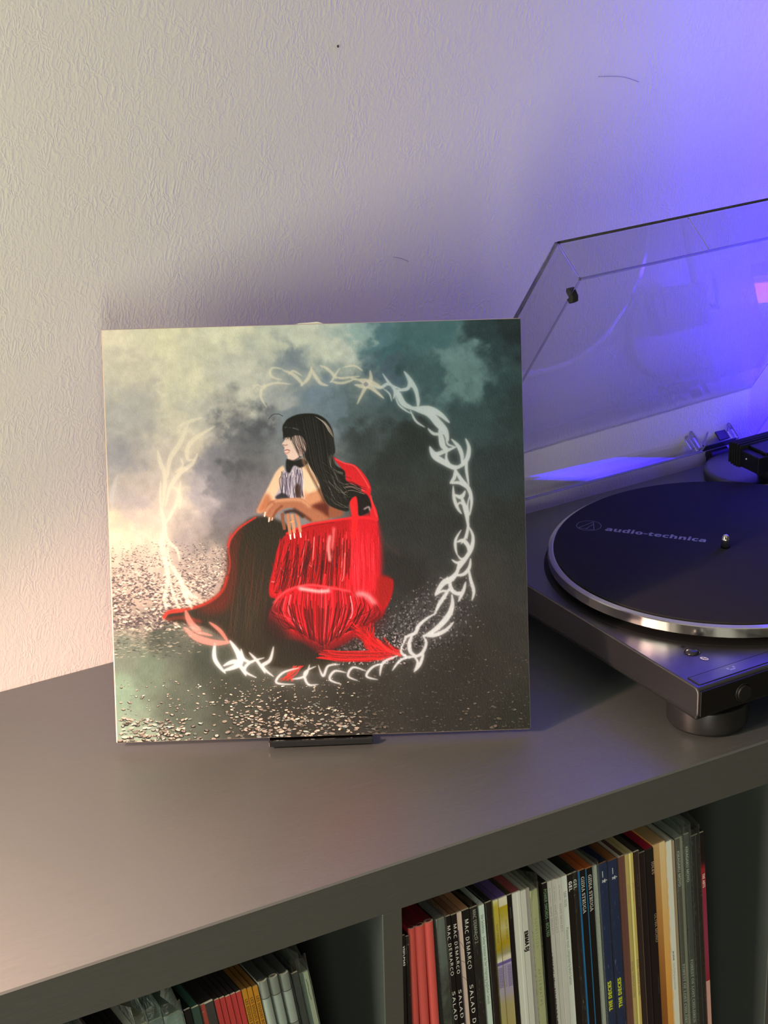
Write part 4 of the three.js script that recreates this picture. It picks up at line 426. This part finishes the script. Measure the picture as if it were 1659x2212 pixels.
const RIGHT = [
  { x: 378.6, w: 2.5, lean: 0.25, h: 308, spine: BK, print: [text('VIIFLPS43', 9, 17, 1.7, '#e8e4da', { bold: true })], label: 'thin black record with a small white catalogue number, leftmost in the right cube' },
  { x: 381.4, w: 2.5, lean: 0.5, h: 306.5, spine: BK, print: [band(0, 7, '#2a2926')], bag: { over: 0.002, wave: 0.001, mat: filmClear }, label: 'thin black record without lettering, second from the left in the right cube' },
  { x: 384.2, w: 5.2, lean: 1.6, spine: [196, 82, 74], cover: [120, 18, 26], top: [104, 22, 32], round: true, label: 'leftmost of three salmon-red records with rounded open spines' },
  { x: 389.6, w: 7.4, lean: 2.1, spine: [200, 84, 78], cover: [120, 18, 26], top: [104, 22, 32], round: true, label: 'middle one of three salmon-red records with rounded open spines' },
  { x: 397.4, w: 7.2, lean: 2.7, h: 312.5, spine: [204, 86, 80], cover: [196, 14, 30], top: [98, 16, 28], round: true, label: 'rightmost of three salmon-red records, its bright red cover showing at the side' },
  { x: 406.6, w: 6.9, lean: 3.7, spine: [92, 96, 92], cover: [84, 88, 86], top: [104, 108, 112], print: [fade([0, '#767c7a'], [40, '#666c69'], [60, '#3a3d39'], [70, '#585e5a'], [86, '#2c2f2c'], [100, '#646a65']), (c, w) => { const r = mulberry(9); for (let i = 0; i < 90; i++) { c.globalAlpha = 0.12; c.fillStyle = r() < 0.6 ? '#1e201e' : '#8c928e'; c.beginPath(); c.ellipse(r() * w, 500 + r() * 1500, 8 + r() * 22, 20 + r() * 70, r(), 0, 7); c.fill(); } c.globalAlpha = 1; }], bag: { over: 0.006, wave: 0.003 }, label: 'record with a cloudy grey marbled spine in a clear sleeve, beside the red ones' },
  { x: 414.0, w: 4.7, lean: 3.8, spine: BK, top: [132, 92, 70], print: [text('MAC DEMARCO', 8, 45, 2.5, '#efe9dc', hand), text('SALAD DAYS', 66, 52, 2.5, '#efe9dc', hand)], label: 'leftmost of three alike black records with white hand-lettered spines' },
  { x: 419.0, w: 4.7, lean: 3.85, spine: BK, top: [128, 88, 66], print: [text('MAC DEMARCO', 8, 45, 2.5, '#efe9dc', hand), text('SALAD DAYS', 66, 52, 2.5, '#efe9dc', hand)], label: 'middle one of three alike black records with white hand-lettered spines' },
  { x: 424.0, w: 4.1, lean: 3.9, spine: [204, 184, 172], top: [150, 110, 84], print: [(c, w) => { c.strokeStyle = '#54484e'; c.lineWidth = 3; for (const [a, b] of [[250, 330], [420, 452], [560, 610], [1040, 1010]]) { c.beginPath(); c.moveTo(0, a); c.quadraticCurveTo(w * 0.5, a + 8, w, b); c.stroke(); } c.fillStyle = 'rgba(70,60,90,0.7)'; c.fillRect(0, 150, 8, 1900); }], label: 'pale pink record with thin pen lines on its spine, between black hand-lettered ones' },
  { x: 428.4, w: 6.3, lean: 3.95, spine: BK, top: [176, 128, 92], print: [text('MAC DEMARCO', 8, 45, 3, '#efe9dc', hand), text('SALAD DAYS', 66, 52, 3, '#efe9dc', hand)], label: 'rightmost and thickest of three alike black records with white hand-lettered spines' },
  { x: 435.2, w: 6.6, lean: 4.0, spine: [28, 28, 29], cover: DK, top: [22, 22, 22], print: [text('MAC DEMARCO 2', 2, 30, 2.6, '#c8ccc6', { hand: true }), band(-1, 0.1, '#111'), scuffs(60, '#7a807c', 5)], bag: { over: 0.007, wave: 0.003, mat: filmClear }, label: 'black record with small grey lettering in a shiny clear sleeve beside the mint spine' },
  { x: 442.4, w: 4.6, lean: 4.05, spine: [196, 212, 204], top: [196, 206, 200], print: [text('Die Selektion – Deine Stimme Ist Der Ursprung Jeglicher Gewalt', 8.5, 80, 2.2, '#3a403e', { font: 'serif' })], label: 'pale mint record with one long line of small serif lettering' },
  { x: 447.9, w: 5.6, lean: 4.1, spine: [24, 18, 18], top: [34, 33, 34], print: [(c, w) => { c.fillStyle = '#596066'; c.fillRect(2, 0, 4, 2048); }], bag: { over: 0.003, wave: 0.0016, mat: filmClear }, label: 'plain black-brown record between the mint spine and the yellow ones' },
  { x: 454.4, w: 4.5, lean: 4.15, spine: [176, 160, 54], top: [92, 72, 138], edge: [226, 222, 204], print: [fade([0, '#d2cfae'], [6, '#b9a93c'], [30, '#b3a24a'], [44, '#a08a1e'], [49, '#9c9a78'], [53, '#d5d0bc'], [55, '#d8d2c2'], [56, '#6a5aa0'], [58, '#6a5aa0'], [58.5, '#a79cc0'], [84, '#a39aae'], [94, '#a69c72'], [120, '#a99c62']), text('OLOF DREIJER', 21, 17, 1.5, '#5c5a3c', {}), (c, w) => { c.strokeStyle = '#4c4484'; c.lineWidth = 3; for (let y = 600; y < 780; y += 14) { c.beginPath(); c.moveTo(0, y); c.lineTo(w, y + 20); c.moveTo(w, y); c.lineTo(0, y + 20); c.stroke(); } }], label: 'left of two yellow and lilac patterned records, the narrower one' },
  { x: 459.4, w: 7.4, lean: 4.2, spine: [176, 160, 54], top: [104, 84, 152], edge: [226, 222, 204], print: [fade([0, '#dcd8c4'], [7, '#d2cfb4'], [8, '#b09c24'], [16, '#b0a040'], [26, '#bdb67c'], [40, '#a88f1c'], [49, '#9a9678'], [52, '#d5d0bc'], [55, '#d8d2c2'], [56, '#6a5aa0'], [58, '#6a5aa0'], [58.5, '#a79cc0'], [84, '#a39aae'], [94, '#a69c72'], [120, '#a99c62']), text('OLOF DREIJER', 20, 18, 1.7, '#6a6840', { at: 0.72 }), (c, w) => { c.strokeStyle = '#4c4484'; c.lineWidth = 3; for (let y = 600; y < 790; y += 14) { c.beginPath(); c.moveTo(w * 0.45, y); c.lineTo(w, y + 20); c.moveTo(w, y); c.lineTo(w * 0.45, y + 20); c.moveTo(w * 0.1, y + 6); c.lineTo(w * 0.34, y); c.stroke(); } }], label: 'right of two yellow and lilac patterned records, the wider one' },
  { x: 467.2, w: 3.9, lean: 4.25, spine: BK, top: [66, 58, 44], print: [text('••••••••••••', 11, 10, 1.2, '#8c8a82')], label: 'thin black record right of the yellow and lilac pair' },
  { x: 471.4, w: 7.0, lean: 4.3, spine: [200, 203, 194], cover: [214, 214, 206], top: [150, 74, 78], edge: WH, print: [(c, w) => { c.fillStyle = 'rgba(255,255,250,0.5)'; c.fillRect(w * 0.55, 0, 8, 2048); }], label: 'plain white record with a reddish top edge left of the bold black lettering' },
  { x: 478.8, w: 4.4, lean: 4.35, spine: [192, 194, 186], top: [158, 156, 146], print: [text('EMMA DJ', 36, 18.5, 3.1, '#111', { bold: true, heavy: 10 })], label: 'white record with bold black block lettering in the middle of its spine' },
  { x: 483.4, w: 3.1, lean: 4.4, spine: [150, 148, 142], top: [140, 138, 130], label: 'narrow blank grey-white record between bold black lettering and the cream spine' },
  { x: 487.0, w: 6.4, lean: 4.42, h: 309, spine: [186, 184, 142], top: [168, 168, 146], print: [text('SOFHEISOH', 25, 28, 2.4, '#8b8a6a', { gap: 30 }), text('AFTERMATHS', 71, 35, 2.4, '#7c7b5e', { gap: 30 })], bag: { over: 0.012, wave: 0.004 }, label: 'cream-yellow record with widely spaced faint letters in a crumpled clear sleeve' },
  { x: 497.4, w: 4.2, lean: 4.45, spine: BK, top: [26, 24, 24], print: [text('POWER SWORDS - BOLTED', 5, 43, 2.5, '#7fae84')], label: 'black record with pale green lettering left of the grey-white ones' },
  { x: 502.0, w: 3.7, lean: 4.48, spine: [186, 187, 182], top: [176, 177, 174], print: [text('•• •••••••   HOPE NEGLECT', 6, 42, 1.7, '#7d7d7c'), (c, w) => { c.fillStyle = '#3a3a3a'; const r = mulberry(2); for (let y = 640; y < 2048; y += 9) c.fillRect(0, y, Math.max(0, (y - 600) / 90 + (r() - 0.4) * 9), 10); }], label: 'leftmost of three grey-white records with grey lettering, its spine edge torn' },
  { x: 505.9, w: 3.7, lean: 4.5, spine: [184, 185, 180], top: [174, 175, 172], print: [text('•• •••••••   HOPE NEGLECT', 6, 42, 1.7, '#83837f')], label: 'middle one of three grey-white records with grey lettering' },
  { x: 509.8, w: 4.3, lean: 4.52, spine: [188, 189, 184], top: [178, 179, 176], print: [text('•• •••••••   HOPE NEGLECT', 6, 42, 1.8, '#80807d')], label: 'rightmost of three grey-white records with grey lettering' },
  { x: 514.4, w: 5.1, lean: 4.55, spine: [204, 210, 204], top: [196, 200, 196], print: [text('SBR-3030', 13.5, 14, 2.3, '#6a6e6c'), text('Plantasia music composed by Mort Garson', 46, 53, 2.4, '#5a5e5c')], label: 'clean white record with a grey number and a long small line of lettering' },
  { x: 519.8, w: 4.1, lean: 4.58, spine: [22, 18, 16], top: [30, 29, 28], print: [text('GEL', 6, 9, 3, '#f0efe8', { bold: true })], label: 'left of two black records with three bold white letters near the top' },
  { x: 524.2, w: 4.2, lean: 4.6, spine: [26, 24, 22], top: [34, 34, 34], print: [text('GEL', 6, 9, 3, '#d8dcd8', { bold: true }), scuffs(40, '#8a908c', 3)], bag: { over: 0.004, wave: 0.0025, mat: filmClear }, label: 'right of two black records with three bold white letters, in a clear sleeve' },
  { x: 529.0, w: 6.4, lean: 4.63, spine: [16, 15, 18], cover: [26, 88, 142], top: [168, 86, 44], edge: [214, 150, 104], print: [(c, w) => { c.fillStyle = '#1e6ca6'; c.fillRect(0, 0, w * 0.25, 2048); }, text('GIDIA STRUGA', 6, 33, 2.9, '#e6e4de', { font: 'serif', at: 0.62 })], label: 'left of two orange-topped black records with white serif lettering, its blue cover edge showing' },
  { x: 535.7, w: 6.1, lean: 4.65, spine: [15, 14, 16], cover: [30, 74, 112], top: [172, 88, 46], edge: [214, 150, 104], print: [(c, w) => { c.fillStyle = '#2a6f9c'; c.fillRect(0, 0, w * 0.12, 2048); }, text('GIDIA STRUGA', 6, 33, 2.9, '#e6e4de', { font: 'serif', at: 0.58 })], label: 'right of two orange-topped black records with white serif lettering' },
  { x: 542.2, w: 3.9, lean: 4.68, spine: [182, 184, 176], top: [130, 122, 106], print: [text('••••••• ••••••', 18, 12, 1.6, '#77786f'), text('•••• •••••••• ••••', 46, 30, 1.4, '#8c8d84')], bag: { over: 0.006, wave: 0.002 }, label: 'grey-white record in a clear sleeve left of the two navy blue ones' },
  ...[0, 1].map((i) => ({ x: 546.9 + i * 9, w: 8.0, lean: 4.7 + i * 0.03, spine: [30, 50, 90], top: i ? [138, 88, 52] : [26, 34, 66], edge: [176, 116, 72], print: [(c, w) => { c.fillStyle = '#dfe4ea'; c.fillRect(w * 0.44, 72, 7, 56); }, text('*', 14.5, 3.6, 7.5, '#e6eaee', { bold: true, at: 0.42 }), text('THE DECKS', 108.5, 28, 3.2, '#ece22a', { bold: true, up: true, heavy: 6 }), scuffs(26, '#7a90b8', 31 + i)], bag: { over: 0.003, wave: 0.002, mat: filmClear }, label: i ? 'right of two navy blue records with a white star and yellow capitals' : 'left of two navy blue records with a white star and yellow capitals' })),
  { x: 564.8, w: 3.3, lean: 4.75, spine: [104, 70, 66], top: [196, 186, 176], print: [text('•••••', 132, 12, 1.4, '#5c3a36')], label: 'left of two narrow mauve-brown records beside the navy blue ones' },
  { x: 568.3, w: 3.2, lean: 4.77, spine: [108, 74, 68], top: [92, 66, 62], print: [text('•••••', 128, 12, 1.4, '#5c3a36')], label: 'right of two narrow mauve-brown records, touching a yellow spine' },
  { x: 571.7, w: 3.0, lean: 4.79, spine: [184, 166, 104], top: [176, 162, 116], print: [text('JON HASSELL', 27, 18, 1.7, '#b27c62'), text('SEEING THROUGH SOUND', 98, 35, 1.8, '#6c5f48')], label: 'left of two narrow pale yellow records with small capitals' },
  { x: 574.9, w: 4.3, lean: 4.81, spine: [192, 172, 104], top: [180, 166, 120], print: [(c, w) => { c.fillStyle = '#f0e08e'; c.fillRect(w * 0.12, 0, w * 0.34, 2048); }, text('JON HASSELL', 27, 18, 1.8, '#b8795e', { at: 0.72 }), text('SEEING THROUGH SOUND', 98, 35, 1.9, '#64553e', { at: 0.72 })], label: 'right of two pale yellow records, brighter along its fold' },
  { x: 579.5, w: 5.2, lean: 4.83, spine: [48, 38, 34], top: [58, 52, 52], print: [(c, w) => { c.fillStyle = '#6c625a'; c.fillRect(w - 9, 0, 3, 2048); }, text('•••• •••••', 20, 30, 1.5, '#5a4a44')], label: 'dark brown record with a faint spine right of the yellow pair' },
  { x: 585.2, w: 5.4, lean: 4.85, h: 309, spine: [30, 24, 26], top: [56, 52, 54], edge: [196, 188, 168], print: [(c, w) => { c.fillStyle = '#3c3030'; c.fillRect(w * 0.8, 0, 3, 2048); }], label: 'black-brown record with a grey top just left of the crimson-topped one' },
  { x: 590.8, w: 6.9, lean: 4.87, h: 310, spine: [26, 21, 22], top: [150, 24, 54], edge: [70, 60, 58], print: [text('IDLES', 12, 12, 2.1, '#b9a894', { at: 0.84 }), text('ULTRA MONO', 60, 27, 2.1, '#a8977f', { at: 0.86 }), text('••••••••••••', 118, 18, 1.4, '#5e5048', { at: 0.8 })], label: 'black record with thin cream capitals and a crimson top edge beside the orange one' },
  { x: 598.0, w: 10.6, lean: 4.88, h: 312, spine: [196, 140, 78], cover: [190, 128, 66], top: [170, 140, 98], edge: [206, 178, 134], print: [(c, w) => { const g = c.createLinearGradient(0, 0, 0, 2048); g.addColorStop(0, '#b99a6c'); g.addColorStop(0.35, '#b07c44'); g.addColorStop(0.7, '#8e5a2c'); g.addColorStop(1, '#84501f'); c.fillStyle = g; c.fillRect(0, 0, w * 0.52, 2048); const k = c.createLinearGradient(0, 0, 0, 2048); k.addColorStop(0, '#d3bd90'); k.addColorStop(0.35, '#d2a868'); k.addColorStop(0.7, '#cf9648'); k.addColorStop(1, '#c88c40'); c.fillStyle = k; c.fillRect(w * 0.52, 0, w * 0.48, 2048); }], label: 'wide box of records fading from cream to orange, the broadest spine in the right cube' },
  { x: 608.9, w: 5.9, lean: 4.9, h: 311, spine: [206, 208, 198], cover: [212, 212, 202], top: [188, 186, 170], edge: WH, print: [(c, w) => { c.fillStyle = 'rgba(214,170,108,0.8)'; for (let y = 0; y < 2048; y += 6) c.fillRect(0, y, 4 + 8 * noiseSp(y * 0.02, 1), 7); }, text('jan jelinek', 102, 9, 1.7, '#2c2c2a', { bold: true }), text('loop-finding-jazz-records', 113, 26, 1.7, '#8e8f88')], label: 'white record with tiny black and grey lettering right of the orange box' },
  { x: 615.0, w: 2.6, lean: 4.92, h: 310, spine: [150, 134, 112], top: [200, 200, 190], label: 'very thin beige record between a white spine and the dark sleeved ones' },
  ...[0, 1].map((i) => ({ x: 618.2 + i * 7.8, w: i ? 5.4 : 7.0, lean: 4.94 + i * 0.02, h: i ? 312 : 311, spine: i ? [78, 83, 81] : [82, 82, 77], top: i ? [78, 86, 86] : [128, 134, 128], print: [(c, w) => { if (!i) { c.fillStyle = '#8f8e80'; c.fillRect(w * 0.56, 0, w * 0.34, 2048); } }, text('KIKAGAKU MOYO', 11, 33, 2.4, '#d6d7cc', { at: i ? 0.45 : 0.3 }), text('FOREST OF LOST CHILDREN', 117, 62, 2.4, '#cfd0c6', { font: 'serif', at: i ? 0.45 : 0.3 })], bag: { over: 0.012, wave: 0.005 }, label: i ? 'right of two dark grey records with capitals in cloudy sleeves' : 'left of two dark grey records with capitals in cloudy sleeves' })),
  { x: 632.6, w: 7.6, lean: 4.98, h: 308, spine: [34, 36, 35], cover: [32, 34, 33], top: [50, 52, 50], print: [(c, w) => { c.fillStyle = '#53605c'; c.fillRect(w * 0.62, 0, 4, 2048); }, scuffs(50, '#6d7672', 8)], bag: { over: 0.013, wave: 0.004 }, label: 'thick black record in a tall clear sleeve, second from the right' },
  { x: 641.2, w: 3.9, lean: 5.0, h: 309, spine: [128, 36, 54], cover: [20, 18, 20], top: [30, 30, 30], print: [fade([0, '#141314'], [26, '#1c1314'], [34, '#94242c'], [60, '#8c3046'], [110, '#8a3652'], [140, '#8a2a38']), text('THE', 38, 5, 2.4, '#e4cfc0', { bold: true }), text('ARTS', 44, 7, 2.4, '#e4cfc0', { bold: true }), band(140, 205, '#c69a90')], label: 'crimson record with a black upper spine, rightmost in the right cube' },
];
const LL = 8.6;
const LEFT = [
  { x: 115.4, w: 6.0, spine: DK, label: 'black record touching the first hazy sleeve in the left cube', lean: 8.0 },
  { x: 122.0, w: 6.0, spine: [38, 38, 38], top: [40, 40, 40], bag: { over: 0.012, wave: 0.005 }, label: 'black record in a hazy clear sleeve at the lower left corner', lean: 8.1 },
  { x: 129.2, w: 8.0, spine: [92, 96, 92], top: [120, 124, 118], bag: { over: 0.015, wave: 0.006 }, label: 'grey record in a hazy crumpled sleeve near the left edge of the photo', lean: 8.2 },
  { x: 138.4, w: 6.6, spine: [96, 78, 72], top: [98, 80, 74], label: 'mauve-brown record right of a hazy grey sleeve in the left cube', lean: 8.3 },
  { x: 145.6, w: 4.6, spine: [24, 20, 22], top: [26, 22, 24], label: 'first of four near-black records counted from the left', lean: 8.35 },
  { x: 150.5, w: 4.8, spine: [28, 22, 24], top: [30, 25, 27], label: 'second of four near-black records counted from the left', lean: 8.4 },
  { x: 155.6, w: 4.8, spine: [26, 22, 22], top: [27, 24, 24], label: 'third of four near-black records counted from the left', lean: 8.42 },
  { x: 160.8, w: 4.8, spine: [30, 24, 24], top: [32, 26, 26], label: 'fourth of four near-black records, touching the white one', lean: 8.44 },
  { x: 166.2, w: 5.0, spine: [186, 188, 180], top: [164, 166, 156], label: 'white-topped record left of the big crumpled clear sleeves', lean: 8.46 },
  { x: 171.8, w: 8.6, spine: [150, 148, 134], top: [128, 122, 106], bag: { over: 0.016, wave: 0.009, mat: filmHazy }, label: 'beige record in the left one of the big crumpled clear sleeves', lean: 8.48 },
  { x: 181.6, w: 9.4, spine: [108, 118, 120], top: [96, 104, 104], bag: { over: 0.017, wave: 0.013, mat: filmHazy }, label: 'blue-grey record in the middle one of the big crumpled clear sleeves', lean: 8.5 },
  { x: 192.4, w: 13.2, spine: [140, 152, 150], top: [120, 128, 122], bag: { over: 0.018, wave: 0.018, mat: filmHazy }, label: 'pale blue record in the rightmost and widest of the big crumpled sleeves', lean: 8.52 },
  { x: 207.6, w: 4.6, spine: [16, 15, 16], top: [18, 17, 18], edge: [220, 220, 210], label: 'black record with a white spine end right of the big crumpled sleeves', lean: 8.54 },
  { x: 212.8, w: 5.6, spine: [44, 74, 66], top: [58, 92, 82], bag: { over: 0.003, wave: 0.002, mat: filmClear }, label: 'dark green record in a shiny clear sleeve', lean: 8.55 },
  { x: 219.6, w: 9.6, h: 312, spine: [62, 62, 64], cover: [150, 52, 46], top: [38, 34, 35], print: [(c, w) => { c.fillStyle = '#a8443c'; c.fillRect(0, 0, w * 0.34, 2048); c.fillStyle = '#d6d6cc'; c.fillRect(w * 0.34, 0, w, 6); }], bag: { over: 0.003, wave: 0.002, mat: filmClear }, label: 'thick black-topped record with a red side in a shiny clear sleeve', lean: 8.56 },
  ...['first', 'second', 'third', 'fourth', 'fifth'].map((n, i) => ({ x: 230.2 + i * 4.15, w: 3.7, lean: 8.57 + i * 0.01, spine: [172, 58, 58], cover: [52, 44, 48], top: [46, 40, 43], edge: [226, 214, 186], label: `${n} of five black-topped records with narrow red spines, counted from the left` })),
  ...['first', 'second', 'third'].map((n, i) => ({ x: 251.3 + [0, 4, 8.3][i], w: 3.6, lean: 8.63 + i * 0.01, spine: [176, 122, 38], top: [120, 84, 40], edge: [206, 168, 92], print: [text('LES DISQUES BONGO JOE', 8, 40, 2, '#4a3410', { bold: true })], label: `${n} of three gold records with small black capitals, counted from the left` })),
  ...['first', 'second', 'third'].map((n, i) => ({ x: 264.0 + i * 8.4, w: 6.9, h: 314, lean: 8.67 + i * 0.01, spine: [142, 146, 142], cover: [150, 152, 148], top: [58, 60, 60], round: true, print: [band(14.5, 15.1, '#2c2e30'), band(15.1, 43, '#a9b0ac'), band(43, 43.6, '#2c2e30'), text('PA', 46, 9.5, 4, '#191a1a', { bold: true })], bag: { over: 0.002, wave: 0.0016, mat: filmClear }, label: `${n} of three thick grey records with thin black bands, counted from the left` })),
  { x: 289.8, w: 4.6, h: 312, lean: 8.72, spine: [64, 70, 70], top: [24, 24, 25], bag: { over: 0.016, wave: 0.004, mat: filmClear }, label: 'slate grey record with black top between grey spines and the last sleeve' },
  { x: 296.2, w: 6.4, h: 309, lean: 8.74, spine: [184, 188, 166], cover: [60, 66, 66], top: [120, 124, 112], print: [(c, w) => { c.fillStyle = '#5a6a66'; c.fillRect(0, 0, w * 0.42, 2048); c.strokeStyle = '#3c4440'; c.lineWidth = 4; c.beginPath(); c.moveTo(w * 0.6, 60); c.lineTo(w * 0.7, 120); c.lineTo(w * 0.62, 180); c.lineTo(w * 0.74, 250); c.stroke(); }], bag: { over: 0.02, wave: 0.004 }, label: 'cream and slate record in a tall clear sleeve, rightmost in the left cube' },
];
for (const s of RIGHT) record({ ...s, group: 'records standing in the right cube', sheet: s.x < 532 ? 0 : 1 });
for (const s of LEFT) record({ ...s, group: 'records standing in the left cube', d: s.d ?? 310, sheet: 2 });
for (const s of sheets) { s.c.globalCompositeOperation = 'color-dodge'; s.c.fillStyle = '#1f1f1f'; s.c.fillRect(0, 0, 2048, 2048); s.c.globalCompositeOperation = 'source-over'; s.t.needsUpdate = true; }
// ---------------------------------------------------------------- lamps outside the frame, seen by their light
{
  const l = thing('desk_lamp', 'small black desk lamp with a cone shade at the left end of the shelf', 'lamp', [LAMP.x, H, LAMP.z]);
  const dir = new THREE.Vector3(LAMP.tx - LAMP.x, -0.3, LAMP.tz - LAMP.z).normalize(), turn = new THREE.Quaternion().setFromUnitVectors(new THREE.Vector3(0, -1, 0), dir);
  const aim = (g) => g.applyQuaternion(turn).translate(0, 0.30, 0);
  const enamel = std({ color: srgb(32, 32, 33), roughness: 0.4, side: THREE.DoubleSide });
  mesh('lamp_base', lathe([[0, 0.0003], [0.055, 0.0003], [0.057, 0.004], [0.055, 0.012], [0.01, 0.016], [0, 0.016]], 48).translate(-0.14, 0, 0), enamel, l);
  mesh('lamp_arm', tube([[-0.14, 0.012, 0], [-0.145, 0.2, 0], [-0.11, 0.34, 0], [-0.045, 0.352, 0]], 0.005, 32, 12), enamel, l);
  mesh('lamp_shade', aim(lathe([[0.012, 0.06], [0.022, 0.055], [0.04, 0.02], [0.058, -0.022], [0.0565, -0.022], [0.0385, 0.02], [0.0205, 0.053], [0.012, 0.058]], 48)), enamel, l);
  mesh('lamp_bulb', aim(new THREE.SphereGeometry(0.02, 24, 16)), std({ color: 0xffffff, emissive: new THREE.Color(1.0, 0.6, 0.48), emissiveIntensity: 3 }), l);
  const t = thing('light_bar', 'tall violet glowing light bar standing on the floor beyond the right end of the shelf', 'lamp', [TUBE.x, 0, TUBE.z]);
  mesh('light_foot', rbox(0.07, 0.012, 0.12, 0.003, 0.005, 0.0062, 0.01), blackMat, t); mesh('light_back', rbox(0.01, TUBE.y1, 0.024, 0.003, 0.015, TUBE.y1 / 2 + 0.006, 0.008), blackMat, t);
  mesh('light_tube', cyl(0.009, 0.009, TUBE.y1 - TUBE.y0, 0, (TUBE.y0 + TUBE.y1) / 2, 0, 24), std({ color: 0xffffff, emissive: new THREE.Color(0.03, 0.006, 1.0), emissiveIntensity: 5 }), t);
}
renderer.render(scene, camera);
